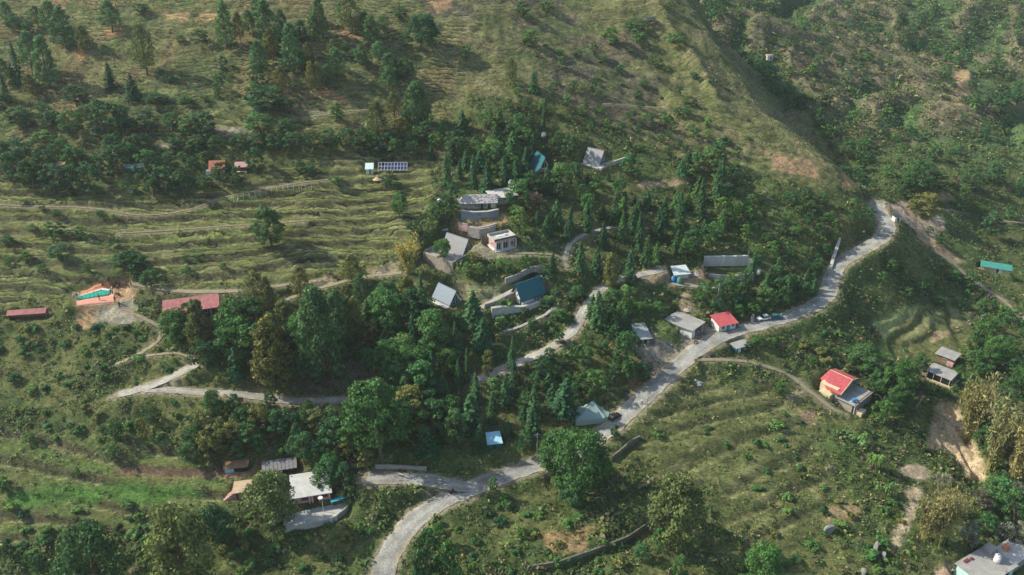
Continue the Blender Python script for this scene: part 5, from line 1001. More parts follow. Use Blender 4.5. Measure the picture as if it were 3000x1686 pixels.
HERO = """P 155 100 5 55;P 195 142 20 66;p 252 158 75 45;P 330 95 3 60;p 432 222 70 66;C 325 262 185 48;C 392 290 215 60;C 60 250 130 50;P 95 222 95 56;P 145 252 106 64;P 14 250 170 46;C 44 246 185 40;p 95 275 215 50;B 225 312 245 80;P 665 142 4 52;p 706 128 35 32;P 732 100 30 40;B 45 90 45 50;P 112 82 18 42;m 85 96 60 40;P 20 60 5 40
B 65 374 310 80;B 130 346 300 60;B 312 402 285 105;B 362 388 300 85;m 215 388 318 75;B 150 372 320 70;m 262 352 302 60;B 430 388 318 75;m 505 382 325 60;m 560 388 330 75;B 612 402 320 85;b 132 422 380 80;B 18 332 262 66;B 455 302 268 60;B 655 200 160 28;B 660 232 190 30;B 646 270 215 34;m 640 292 250 28;C 20 300 215 45;m 480 300 275 45;m 545 305 278 55;m 600 300 275 40;m 505 240 222 35;m 470 215 198 40;B 590 130 85 50;m 530 128 100 35;B 415 40 8 45
B 335 442 385 70;B 402 442 388 70;B 520 442 398 60;B 580 442 395 62;B 640 440 394 60;B 700 438 388 60;B 755 438 385 60;B 810 445 385 65;B 865 445 380 65;B 920 440 378 62;B 965 438 372 60;B 1012 440 370 60;B 1062 440 372 60;B 1110 455 395 60;m 1160 455 400 55;B 1210 460 408 55;m 1090 425 380 45;B 1140 425 380 50;m 540 470 440 45;m 600 468 440 45
P 790 150 0 75;P 768 92 -12 60;p 800 178 85 50;P 832 112 28 42;P 882 122 58 45;P 862 216 70 72;P 922 118 40 42;p 936 80 25 36;P 946 112 -6 46;p 1030 97 -6 72;P 1070 108 35 46;P 1092 132 45 52;P 1122 92 45 46;p 906 182 125 36;P 990 226 138 56;P 962 262 190 46;p 914 268 180 36;p 941 272 184 34;p 828 273 194 52;D 1232 142 30 108;B 1190 142 90 42;B 1172 58 14 46;b 1365 182 128 46;P 1146 236 156 60;B 1186 238 165 60;P 1140 265 200 50;Q 1220 372 238 72;p 1156 342 270 42;p 1104 392 295 62;p 1172 397 342 58;m 986 357 295 56;m 1300 397 345 38;D 790 334 250 112;B 842 332 280 60;m 752 322 235 70;m 770 402 322 95;B 840 402 345 70;P 760 200 130 50;B 755 250 180 60;P 770 235 120 50;P 1000 60 5 40;P 1060 190 130 40;m 1015 150 122 30;m 1040 172 140 35;P 845 165 105 45;P 885 210 150 45;P 1112 175 120 50;p 975 160 115 34
B 1530 54 0 50;m 1602 32 -5 50;m 1550 132 84 55;p 1500 242 168 36;C 1565 274 210 46;I 1591 376 286 20;m 1532 412 368 60;b 1785 130 74 62;b 1738 162 116 30;B 1692 170 147 30;m 1645 202 163 32;m 1770 182 160 30;m 1876 127 90 46;m 1978 134 93 56;m 1925 200 167 40;B 1812 217 187 42;B 1740 270 226 30;m 1888 257 232 26;B 2036 234 210 30;m 1860 90 55 70;g 1900 75 45 60;m 1960 30 5 45;b 1640 160 140 40
B 2817 197 138 46;b 2766 228 188 52;B 2916 217 168 56;B 2926 338 283 56;B 2976 308 252 56;B 2670 110 78 40;m 2540 180 150 40;B 2540 255 225 50
B 40 532 440 70;B 100 547 460 80;B 160 562 472 80;B 215 560 474 80;B 268 562 470 84;B 300 522 445 60;B 346 500 420 60;B 386 488 410 60;m 442 530 430 90;B 480 562 482 80;B 540 572 492 80;B 600 562 512 60;B 566 500 455 50;B 655 545 470 60;B 700 560 480 40;B 750 505 425 60;B 130 500 430 70;m 220 482 420 70;B 60 470 400 80;B 10 482 410 60;m 180 460 400 60;b 286 577 538 30;b 210 574 540 30;m 366 562 525 30;m 392 574 540 32;B 500 500 445 60;m 665 500 475 34;B 450 575 520 60
m 75 602 583 24;B 165 632 612 30;m 292 634 614 26;b 337 650 624 26;m 125 618 600 26;m 100 682 654 30;m 150 692 646 36;B 180 692 648 36;m 243 702 658 36;b 166 718 680 24;B 22 722 688 44;B 340 734 688 46;m 84 767 732 42;B 175 762 716 62;m 130 808 770 34;m 26 778 750 30;m 258 802 768 30;D 372 792 732 78;B 412 797 742 72;m 442 842 788 62;B 400 824 790 36;m 545 772 745 20;m 580 767 745 18;m 655 790 768 24;m 550 802 778 28;m 610 714 695 18;D 795 720 598 84;T 1170 634 558 48
B 882 507 470 50;B 907 507 476 42;m 985 540 514 42;B 1146 548 505 52;B 1210 692 645 52;C 1310 542 450 38;C 1385 548 452 38;C 1347 524 468 32;C 1430 544 468 42;C 1480 546 458 42;B 1310 662 562 54;B 1284 652 582 44;B 1330 604 528 52;y 1196 802 676 88;p 1035 842 745 62;m 1370 807 762 40;b 1408 802 765 34;T 1291 762 694 62;b 1462 794 752 30;m 1492 804 762 32;m 1540 792 742 42;C 1615 802 735 38;o 1392 770 738 36;B 1600 820 775 40;m 1440 795 772 26;b 1505 800 780 24
C 1562 462 388 42;C 1540 522 430 52;C 1500 482 428 42;C 1602 566 482 46;D 1560 572 500 62;g 1592 540 490 50;B 1682 522 470 56;B 1702 602 532 52;r 1562 626 562 48;b 1522 684 600 52;b 1512 640 595 40;C 1662 702 600 46;C 1722 682 590 46;C 1770 722 648 42;C 1750 802 722 42;C 1700 800 702 50;C 1845 822 728 52;q 1785 838 742 42;C 1890 780 690 44;c 1924 768 712 34;C 1872 730 620 46;C 1930 700 600 50;C 1990 660 560 50;C 2050 640 520 44;C 2095 600 470 46;B 2150 560 470 40;C 2110 560 460 40;B 2030 740 660 60;m 2010 760 690 50;C 2205 800 735 40;C 1980 740 670 44;C 1850 680 600 44;C 1800 660 570 46;b 2110 640 570 50;b 2145 640 585 36;m 2080 720 640 56;C 1600 690 630 44;c 1820 700 622 36;r 1575 600 560 40
B 2320 600 560 40;B 2362 585 545 40;B 2410 600 560 40;B 2535 660 600 40;B 2500 650 610 34;m 2550 690 660 30;D 2700 560 470 110;B 2650 575 510 60;B 2745 560 500 60;m 2530 480 440 50;m 2600 520 480 50;B 2840 560 480 60;B 2905 540 470 70;m 2735 470 420 50;o 2940 465 432 36;o 2705 640 560 85;o 2780 540 520 40;B 2902 690 610 66;B 2720 690 660 30;B 2746 715 690 34;m 2790 820 790 40;B 2840 840 800 50;m 2960 650 600 44;m 2820 620 580 50;m 2860 640 600 40
T 522 1000 905 92;q 602 1040 878 78;q 806 1126 932 112;Q 945 1100 848 118;Q 1000 1010 850 70;p 752 902 795 82;p 885 882 778 62;p 790 930 812 50;p 840 960 880 60;B 560 960 880 60;p 1020 920 830 50;p 1045 1000 870 50;C 1390 962 852 88;C 1412 1022 930 74;C 1340 1056 945 46;o 1090 1012 938 60;T 1165 985 928 52;C 1215 1012 918 46;T 1200 1112 1005 116;B 1082 1096 1012 52;C 1250 1086 980 38;I 1275 1132 1030 24;B 1032 1168 1094 38;C 1300 1186 1094 62;m 905 1200 1166 28;B 795 1200 1145 46;T 640 1240 1140 66;B 688 1238 1146 50;D 876 1312 1234 48;T 1120 1345 1110 170;T 1050 1310 1180 110;D 1180 1290 1170 100;C 1562 1276 1128 62;C 1652 1212 1106 92;C 1480 1190 1100 46;C 1395 1180 1090 50;q 1200 905 808 60;C 1240 905 800 44;T 1130 900 820 70;q 940 965 860 50;P 1060 900 800 50;T 840 1090 1010 70;T 1000 1080 1000 60;D 900 1130 1030 80
B 1540 1330 1250 60;C 1440 1240 1150 50;C 1500 1150 1060 40;c 1575 1230 1160 40;C 1405 1320 1240 60;o 1430 1110 1020 50;I 1370 1120 1020 18;C 1345 1130 1050 26;C 1500 1080 980 40;B 1465 960 930 36;m 1740 1150 1080 80;m 1720 1080 1010 60;B 1640 1010 970 40;m 1820 1080 960 70;B 1860 1040 970 50;m 1840 1120 1050 60;B 1880 1110 1060 60;C 1755 960 850 70;B 1800 900 840 60;C 1735 930 860 50;m 1925 915 880 36;m 1640 940 900 50;B 1600 900 870 40;m 1560 960 930 36;B 1690 880 830 50
m 2060 880 820 60;B 2120 880 810 60;B 2180 860 790 50;m 2240 910 840 60;B 2290 900 830 60;m 2200 920 880 50;B 2350 880 820 50;B 2310 850 800 50;C 2280 800 750 34;m 2160 930 890 40;B 2380 820 760 40;m 2140 840 800 40
m 2220 1010 980 40;m 2260 1015 985 40;B 2190 1030 1000 40;m 2280 1160 1120 40;T 2600 1180 1070 90;T 2625 1210 1120 80;D 2560 1150 1080 50;D 2530 1080 1010 90;T 2640 1130 1050 80;m 2580 1240 1170 60;N 2530 1310 1250 60;N 2560 1380 1300 60;N 2590 1450 1380 40;N 2500 1290 1250 60;m 2850 1040 960 60;T 2900 1080 980 80;T 2950 1060 990 60;m 2870 990 940 60;Y 2830 1300 1085 110;Y 2895 1380 1130 110;Y 2960 1420 1200 90;Y 2750 1590 1410 120;Y 2700 1580 1450 80;m 2920 1480 1400 80;B 2970 1540 1430 80;m 2990 1350 1250 60;g 2960 1400 1300 70;g 2830 1600 1530 60;Y 2790 1500 1440 60;m 2880 1560 1500 60;T 2990 1150 1060 80;B 2960 960 900 50
T 1690 1442 1248 180;T 1635 1375 1268 115;D 1672 1465 1385 98;t 1968 1600 1408 148;T 2212 1730 1582 124;t 560 1770 1490 190;D 285 1770 1560 190;t 800 1548 1385 142;D 645 1585 1480 100;t 500 1740 1550 110;m 1445 1448 1394 32;B 1022 1478 1424 52;T 960 1430 1340 90;B 1010 1420 1350 50;m 1930 1600 1540 60;m 1990 1690 1620 60;B 1880 1640 1590 50;m 1260 1690 1540 70;m 1290 1600 1530 60;B 1240 1740 1600 60;m 1330 1720 1580 40;B 930 1350 1290 60;m 830 1340 1310 36;B 1800 1290 1240 40;o 660 1330 1240 70;m 760 1330 1270 40;B 700 1345 1290 50;m 20 1440 1400 50;m 230 1400 1370 20;m 90 1300 1270 50;B 30 1640 1580 50;m 120 1680 1620 50;B 330 1340 1300 50;o 420 1290 1220 50;B 450 1240 1190 50;m 340 1290 1230 60;g 2760 1420 1390 50"""
for tok in HERO.replace('\n', ';').split(';'):
    if not tok.strip(): continue
    k, a, b0, c0, w0 = tok.split(); kk, cc = K[k]; hero(kk, float(a), float(b0), float(c0), float(w0)*(1.18 if 'pine' in kk else 1), cc)
FILL = [ # outline in photo pixels, number, kinds, height range in metres, spacing
 ([(1290, 470), (1560, 440), (1700, 520), (1850, 500), (1860, 560), (2000, 545), (1990, 480), (2110, 470), (2140, 600), (2120, 720), (1990, 780), (1900, 770), (1700, 770), (1640, 730), (1560, 720), (1500, 640), (1300, 530)], 50, 'CCcBmb', 4.5, 9.5, 3.8),
 ([(600, 930), (700, 930), (830, 930), (1000, 880), (1230, 890), (1260, 930), (1350, 950), (1420, 1040), (1400, 1200), (1500, 1330), (1300, 1340), (1120, 1330), (1000, 1250), (1110, 1150), (1110, 1050), (900, 1040), (760, 1110), (600, 1100), (520, 1040)], 40, 'BmCcmTTPob', 7, 13, 4.6),
 ([(1430, 1120), (1600, 1060), (1730, 980), (1800, 850), (1900, 900), (1850, 1000), (1870, 1100), (1800, 1150), (1700, 1190), (1500, 1290), (1430, 1250)], 28, 'BmCmb', 3.5, 7, 3.2),
 ([(2000, 830), (2400, 800), (2380, 880), (2200, 910), (2060, 910)], 18, 'BBmC', 4, 7, 2.6),
 ([(1480, 260), (2000, 280), (2200, 460), (2150, 500), (1800, 440), (1500, 440)], 55, 'mmbB', 2.5, 4.5, 3),
 ([(2030, 0), (2090, 0), (2170, 120), (2300, 260), (2480, 420), (2560, 560), (2500, 540), (2300, 330), (2180, 180)], 60, 'BBBm', 4, 8, 3),
 ([(2090, 0), (3000, 0), (3000, 600), (2620, 560), (2450, 400), (2200, 130)], 120, 'BmmBb', 3.5, 7, 5),
 ([(2560, 1050), (2840, 1010), (2900, 900), (3000, 950), (3000, 1160), (2850, 1150), (2620, 1180), (2560, 1160)], 24, 'BmTm', 4, 7, 3.4),
 ([(2850, 1250), (3000, 1150), (3000, 1620), (2850, 1560)], 16, 'Bmg', 5, 8, 3.6),
 ([(2480, 720), (3000, 900), (3000, 1000), (2600, 860)], 18, 'Bmm', 2.5, 5, 4), ([(560, 1250), (1000, 1230), (1100, 1370), (560, 1370)], 26, 'BBmo', 5, 9, 3.2),
 ([(1120, 440), (1560, 330), (1700, 470), (1300, 480)], 22, 'BmC', 4, 8, 3.4), ([(2130, 560), (2520, 600), (2400, 780), (2080, 790)], 40, 'mBb', 2.5, 5, 3)]
placed = [p['pos'] for p in plants]
# buildings and tracks the photo shows in the open: no random plant may stand in front of them
OPEN = [(2560, 880, 2835, 1035), (1780, 1120, 2380, 1480), (1860, 525, 2010, 560), (1860, 990, 1960, 1100), (0, 575, 1230, 770), (560, 830, 1000, 870), (488, 855, 640, 915), (27, 895, 135, 930), (215, 820, 400, 935), (1262, 672, 1350, 742), (1425, 670, 1512, 742), (1340, 570, 1520, 640), (1270, 828, 1345, 905), (1440, 820, 1625, 915), (1690, 425, 1790, 492), (1570, 455, 1605, 500),
        (1070, 470, 1190, 512), (1965, 920, 2070, 1000), (2083, 915, 2165, 980), (1870, 940, 1912, 1000), (2140, 980, 2195, 1020), (2410, 1088, 2575, 1205), (2745, 1015, 2825, 1060), (2705, 1060, 2815, 1130), (2875, 762, 2970, 802), (2615, 630, 2642, 652), (2820, 1595, 3000, 1686),
        (820, 1370, 1010, 1530), (660, 1402, 735, 1465), (780, 1338, 865, 1380), (664, 1365, 735, 1390), (1428, 1245, 1468, 1290), (620, 475, 655, 512), (690, 478, 722, 530), (360, 488, 412, 505), (2065, 735, 2205, 830), (1965, 770, 2035, 835), (1700, 1170, 1810, 1255), (2195, 910, 2300, 950), (2240, 150, 2275, 178),
        (1310, 630, 1520, 672), (1590, 385, 1600, 402), (1280, 575, 1298, 600), (2720, 1180, 2895, 1420), (2580, 595, 2770, 700), (1230, 740, 1340, 800), (340, 1080, 580, 1165), (560, 1140, 800, 1180), (330, 1030, 480, 1075), (2000, 520, 1865, 550), (2425, 700, 2465, 795)]
for kind, hw, L in road_lines:
    if kind in ('road', 'drive') or hw > .7:
        for q in L[::6]:
            a, b_, _ = proj(q[0], q[1], q[2])
            if not (950 < a < 1500 and 1000 < b_ < 1180) and not (1700 < a < 1760 and 820 < b_ < 870): OPEN.append((a-10, b_-6, a+10, b_+6))
OPEN = np.array(OPEN)
def hides(x, y, z, h, w):
    a, b0, dd = proj(x, y, z); _, t0, _ = proj(x, y, z+h); r = w/2/dd*FPX*.8
    return bool(np.any((OPEN[:, 0] < a+r) & (OPEN[:, 2] > a-r) & (OPEN[:, 1] < b0) & (OPEN[:, 3] > t0+4) & (OPEN[:, 3] < b0+12)))
def scatter(pl, n, sp, fn, clear=1.2, trees=True):
    P = poly_world(pl, 5); x0, y0 = P.min(0); x1, y1 = P.max(0); k = 0; t = 0
    while k < n and t < n*60:
        t += 1; x = rng.uniform(x0, x1); y = rng.uniform(y0, y1)
        if not in_poly(P, np.array([x]), np.array([y]))[0] or not keep_clear(x, y, clear): continue
        if trees and any((q.x-x)**2+(q.y-y)**2 < sp*sp for q in placed): continue
        z = float(hz([x], [y])[0]); ok = fn(x, y, z) is not False; k += ok
        if trees and ok: placed.append(Vector((x, y, z)))
for pl, n_, ks, h0, h1, sp in FILL:
    def fn(x, y, z):
        kk, cc = K[ks[int(rng.integers(len(ks)))]]; h = rng.uniform(h0, h1)
        if hides(x, y, z, h, h*.8): h = h0*.6
        if hides(x, y, z, h, h*.8): return False
        plant(kk, (x, y, z-.1), h, h*rng.uniform(.62, .9) if kk == 'cedar' else None, cc)
    scatter(pl, n_, sp, fn)
# individual shrubs
def shr(x, y, z):
    h = rng.uniform(1.2, 2.6)
    if hides(x, y, z, h, h*1.4): return False
    plant('shrub', (x, y, z-.1), h, h*rng.uniform(1.1, 1.7), [DG, MG, LG, MG, OL][int(rng.integers(5))])
for pl, n_ in (([(0, 960), (430, 960), (560, 1200), (1000, 1210), (900, 1330), (0, 1290)], 70), ([(0, 1500), (480, 1480), (560, 1686), (0, 1686)], 36), ([(1060, 1686), (1480, 1450), (1640, 1480), (1880, 1600), (1860, 1686)], 30),
               ([(1750, 1120), (2350, 1200), (2450, 1500), (2300, 1686), (1900, 1686), (2000, 1400)], 16), ([(1440, 870), (1680, 830), (1750, 900), (1560, 1030), (1420, 1080)], 22), ([(2300, 980), (2560, 960), (2500, 1080), (2360, 1100)], 16), ([(1500, 120), (2000, 60), (2300, 480), (1600, 250)], 24), ([(2200, 1250), (2700, 1450), (2700, 1686), (2250, 1686)], 30), ([(660, 1480), (1050, 1500), (1120, 1600), (900, 1686), (660, 1686)], 24)):
    scatter(pl, n_, 1.5, shr, .6)

# uncountable low scrub and grass tufts: one object
def rand_ground(n):
    px = rng.uniform(-80, 3080, n); py = rng.uniform(-40, 1760, n); return px, py
NS = 52000
gi = rng.integers(0, nx, NS*14); gj = rng.integers(0, ny, NS*14)
x = X[gi, gj]+rng.uniform(-.4, .4, len(gi)); y = Y[gi, gj]+rng.uniform(-.3, .3, len(gi)); z = Z[gi, gj]
qx, qy, qd = proj(x, y, z)
cellA = np.gradient(gy)[gj]*.8
keep = (qx > -60) & (qx < 3060) & (qy > -40) & (qy < 1760) & (qd > 0) & (DR[gi, gj] > .15)
den = (.45+.9*scrub[gi, gj]+.25*low[gi, gj]*(slope[gi, gj] > .6)+.5*(slope[gi, gj] > .55))*(0.35+sstep(-.25, .35, n2[gi, gj]+.5*n1[gi, gj]))
den = den*(cellA/.5)*(1-.6*far[gi, gj])
lum = C[gi, gj].sum(1); den = np.where(lum > .55, den*.04, den)*(1+.1*fan[gi, gj])*(1-.75*orch[gi, gj])*(1-.3*field[gi, gj])
for k, (ox, oy, z_, r, Lx, Ly) in FP.items():
    u = (x-ox)*math.cos(r)+(y-oy)*math.sin(r); v = -(x-ox)*math.sin(r)+(y-oy)*math.cos(r); keep &= ~((np.abs(u) < Lx/2+.5) & (np.abs(v) < Ly/2+.5))
sel = np.nonzero(keep & (rng.random(len(gi)) < den*.5))[0][:125000]
R = rng; m = 8; ns = len(sel)
gsel = np.clip((field+low*.7+upl+face+fan*.6)[gi[sel], gj[sel]], 0, 1)
sz = R.uniform(.22, .85, ns)**1.3*(1+.9*(R.random(ns) < .12))*(1-.45*gsel)*(1+.6*far[gi[sel], gj[sel]])
cen = np.stack([x[sel], y[sel], z[sel]], 1)
d = R.normal(size=(ns, m, 3)); d /= np.linalg.norm(d, axis=2)[..., None]; d[..., 2] = np.abs(d[..., 2])
P = cen[:, None]+d*sz[:, None, None]*np.array([1.1, 1.1, .95])*(.5+.5*R.random((ns, m, 1)))
V, F = quads(P.reshape(-1, 3), (d+R.normal(size=d.shape)*.5+np.array([0, 0, .5])).reshape(-1, 3), np.repeat(sz, m)*R.uniform(.22, .5, ns*m), R, .7)
scr = np_mesh('scrub', V, F, LEAFA); tag(scr, kind='stuff')
pal = np.array([(.06, .11, .03), (.09, .14, .04), (.13, .17, .05), (.18, .17, .07), (.17, .14, .08), (.06, .10, .035), (.24, .22, .09)])
pick = np.where(R.random(ns) < np.clip(gsel, 0, 1)*.75, R.integers(2, 7, ns), R.integers(0, 6, ns)); 
pick = np.where((pick == 6) & (gsel < .3), 1, pick)
own = C[gi[sel], gj[sel]]*np.array([.95, 1.12, .8]); cc = np.where((R.random(ns) < .35+.4*gsel)[:, None], own, pal[pick]); cc = cc*(1+.2*R.normal(size=(ns, 1))); cc = np.clip(cc, .01, 1)
ca = scr.data.color_attributes.new('leaf', 'FLOAT_COLOR', 'CORNER')
ca.data.foreach_set('color', np.repeat(np.concatenate([cc, np.ones((ns, 1))], 1), m*4, axis=0).astype(np.float32).ravel())
print('scrub', ns, 'plants', len(plants))
# ---------------------------------------------------------------- launch field: ground cloths, glider wing and people
def cloth(name, label, cat, pix, m, lift, amp=.0, nsub=10, th=.03):
    """pix: upper edge and lower edge as two lists of photo pixels on the ground, joined by a grid"""
    up, lo = [[G(*p) for p in e] for e in pix]
    def samp(e, f):
        k = f*(len(e)-1); i = min(int(k), len(e)-2); return e[i].lerp(e[i+1], k-i)
    V = []; nv = 5; nu = nsub*(max(len(up), len(lo))-1)
    for i in range(nu+1):
        for j in range(nv):
            p = samp(up, i/nu).lerp(samp(lo, i/nu), j/(nv-1)); z = float(hz([p.x], [p.y])[0]); e = math.sin(math.pi*j/(nv-1))
            V.append((p.x, p.y, z+lift+amp*e*(.6+.4*math.sin(i*2.1))+.03*math.sin(i*1.3+j)))
    n = len(V); V += [(a, b_, c-th) for a, b_, c in V]; F = []
    for i in range(nu):
        for j in range(nv-1): a = i*nv+j; F.append((a, a+1, a+nv+1, a+nv)); F.append((n+a, n+a+nv, n+a+nv+1, n+a+1))
    for i in range(nu): F.append((i*nv, i*nv+nv, n+i*nv+nv, n+i*nv)); a = i*nv+nv-1; F.append((a, n+a, n+a+nv, a+nv))
    o = np_mesh(name, V, F, m, True); return tag(o, label, cat)
cloth('ground_cloth', 'upper orange ground cloth on the launch field, above the green wing', 'ground cloth', [[(236, 856), (276, 838), (318, 824)], [(238, 866), (282, 852), (326, 842)]], M['orange'], .06)
cloth('ground_cloth', 'lower orange-pink ground cloth spread in front of the green wing', 'ground cloth', [[(224, 884), (270, 874), (318, 868), (333, 860)], [(226, 898), (270, 892), (322, 888), (337, 886)]], mk((.62, .27, .20), var=.15), .06)
w_ = bpy.data.objects.new('paraglider', None); w_.location = G(275, 866); COL.objects.link(w_); tag(w_, 'green paraglider wing laid out flat with white leading edge', 'paraglider'); LAND.append(('the green paraglider', w_.location.copy()))
for nm_, pix, m_, lf, am in (('canopy', [[(226, 871), (262, 862), (300, 852), (322, 852)], [(222, 880), (262, 876), (300, 869), (321, 865)]], M['wing'], .12, .30), ('leading_edge', [[(236, 867), (262, 859), (300, 846), (322, 849), (328, 838)], [(236, 871), (262, 863), (300, 852), (321, 854), (331, 842)]], M['wht'], .2, .3)):
    o = cloth(nm_, None, None, pix, m_, lf, am); o.parent = w_; o.matrix_parent_inverse = Matrix.Translation(-w_.location)
def skin_mesh(name, verts, edges, root=0, sub=1):
    me = bpy.data.meshes.new(name); me.from_pydata([v[:3] for v in verts], edges, []); o = bpy.data.objects.new(name, me); COL.objects.link(o)
    sk = o.modifiers.new('s', 'SKIN'); lay = me.skin_vertices[0] if me.skin_vertices else None
    if lay is None: bm = bmesh.new(); bm.from_mesh(me); bm.verts.layers.skin.verify(); bm.to_mesh(me); bm.free(); lay = me.skin_vertices[0]
    for i, v in enumerate(verts): r = v[3]; lay.data[i].radius = r if isinstance(r, tuple) else (r, r); lay.data[i].use_root = (i == root)
    s2 = o.modifiers.new('u', 'SUBSURF'); s2.levels = sub; s2.render_levels = sub
    dg = bpy.context.evaluated_depsgraph_get(); dg.update(); m2 = bpy.data.meshes.new_from_object(o.evaluated_get(dg)); bpy.data.objects.remove(o); m2.materials.clear(); return m2
def colmat(name, rough=.85):
    m, n, l, b = newmat(name, rough, .2); oi = n.new('ShaderNodeObjectInfo'); l.new(oi.outputs['Color'], b.inputs['Base Color']); return m
CL = colmat('cloth'); SK = mk((.30, .17, .11), rough=.6, var=.05)
def figure(pose):
    # leg and arm joints for each pose: (hip, knee, ankle, toe), (shoulder, elbow, wrist), mirrored sides given apart
    if pose == 'walk': legs = [((-.09, 0, .92), (-.1, -.16, .52), (-.1, -.08, .09), (-.1, -.22, .04)), ((.09, 0, .92), (.1, .06, .5), (.1, .32, .13), (.1, .2, .05))]; arms = [((-.19, 0, 1.42), (-.24, .12, 1.15), (-.23, .02, .92)), ((.19, 0, 1.42), (.24, -.12, 1.15), (.23, -.26, .97))]
    elif pose == 'reach': legs = [((-.09, 0, .92), (-.13, -.03, .5), (-.15, 0, .09), (-.16, -.14, .04)), ((.09, 0, .92), (.12, -.03, .5), (.15, .02, .09), (.17, -.12, .04))]; arms = [((-.19, 0, 1.42), (-.26, -.2, 1.25), (-.22, -.43, 1.3)), ((.19, 0, 1.42), (.26, -.2, 1.22), (.2, -.42, 1.22))]
    elif pose == 'sit': legs = [((-.09, 0, .30), (-.13, -.36, .45), (-.12, -.42, .09), (-.12, -.56, .04)), ((.09, 0, .30), (.13, -.38, .42), (.12, -.40, .09), (.12, -.54, .04))]; arms = [((-.19, 0, .80), (-.25, -.12, .56), (-.16, -.34, .5)), ((.19, 0, .80), (.25, -.12, .56), (.16, -.34, .5))]
    else: legs = [((-.09, 0, .92), (-.11, -.02, .5), (-.12, .02, .09), (-.13, -.12, .04)), ((.09, 0, .92), (.11, -.02, .5), (.12, .02, .09), (.14, -.12, .04))]; arms = [((-.19, 0, 1.42), (-.26, .02, 1.14), (-.25, -.08, .9)), ((.19, 0, 1.42), (.26, .02, 1.14), (.22, -.12, .93))]
    dz = -.62 if pose == 'sit' else 0
    V = [(0, 0, .95+dz, (.13, .10)), (0, 0, 1.15+dz, (.12, .09)), (0, 0, 1.38+dz, (.15, .10)), (0, 0, 1.48+dz, .055), (0, -.01, 1.56+dz, .075), (0, -.01, 1.66+dz, (.085, .10)), (0, 0, 1.74+dz, .05), (0, -.105, 1.62+dz, .014)]
    E = [(0, 1), (1, 2), (2, 3), (3, 4), (4, 5), (5, 6), (4, 7)]
    def ch(p, start, rs):
        k = start
        for q, r in zip(p, rs): V.append((*q, r)); E.append((k, len(V)-1)); k = len(V)-1
        return k
    for l_ in legs: ch(l_, 0, (.085, .058, .04, .03))
    for a_ in arms:
        k = ch(a_, 2, (.055, .042, .028)); w = np.array(a_[2]); d = w-np.array(a_[1]); d /= np.linalg.norm(d); sd = np.cross(d, [0, 1, 0]); sd /= np.linalg.norm(sd)
        k = ch([tuple(w+d*.07)], k, (.034,))
        for f in range(4): p = w+d*.09+sd*(f-1.5)*.022; L_ = (.065, .08, .075, .055)[f]; ch([tuple(p+d*.02), tuple(p+d*L_*.6), tuple(p+d*L_+np.array([0, -.012, 0]))], k, (.010, .009, .008))
        ch([tuple(w+d*.03+sd*.045), tuple(w+d*.07+sd*.06)], k-0, (.011, .009))
    body = skin_mesh('body', V, E); body.materials.append(SK)
    V, E = [(0, 0, .98+dz, (.155, .125)), (0, 0, 1.15+dz, (.145, .115)), (0, 0, 1.38+dz, (.175, .125)), (0, 0, 1.46+dz, .075)], [(0, 1), (1, 2), (2, 3)]
    for a_ in arms: ch(a_[:2]+(tuple(np.array(a_[1])*.25+np.array(a_[2])*.75),), 2, (.075, .058, .045))
    shirt = skin_mesh('shirt', V, E); shirt.materials.append(CL); V, E = [(0, 0, 1.0+dz, (.15, .12))], []
    for l_ in legs: ch(l_[:3], 0, (.11, .08, .065))
    tr = skin_mesh('trousers', V, E); tr.materials.append(CL); V = [(0, .01, 1.62+dz, (.095, .10)), (0, .012, 1.70+dz, (.098, .105)), (0, .01, 1.765+dz, .05)]; h = skin_mesh('hair', V, [(0, 1), (1, 2)]); h.materials.append(M['black']); return body, shirt, tr, h
FIG = {p: figure(p) for p in ('stand', 'walk', 'reach', 'sit')}
def person(label, px, py, pose, shirt, trou, rot, loc=None, group=None):
    o = bpy.data.objects.new('person', FIG[pose][0]); o.location = loc or at(px, py, .02); o.rotation_euler = (0, 0, math.radians(rot)); o.scale = (1.12,)*3; COL.objects.link(o); tag(o, label, 'person', group)
    for m_, c in zip(FIG[pose][1:], (shirt, trou, (0, 0, 0))):
        q = bpy.data.objects.new(m_.name.split('.')[0], m_); q.parent = o; q.color = (*c, 1); COL.objects.link(q)
    return o
dk, nv, wh, rd, br, gr = (.03, .03, .035), (.03, .05, .12), (.7, .7, .68), (.45, .05, .05), (.16, .10, .06), (.10, .14, .09)
crowd = 'people gathered at the paraglider launch field'
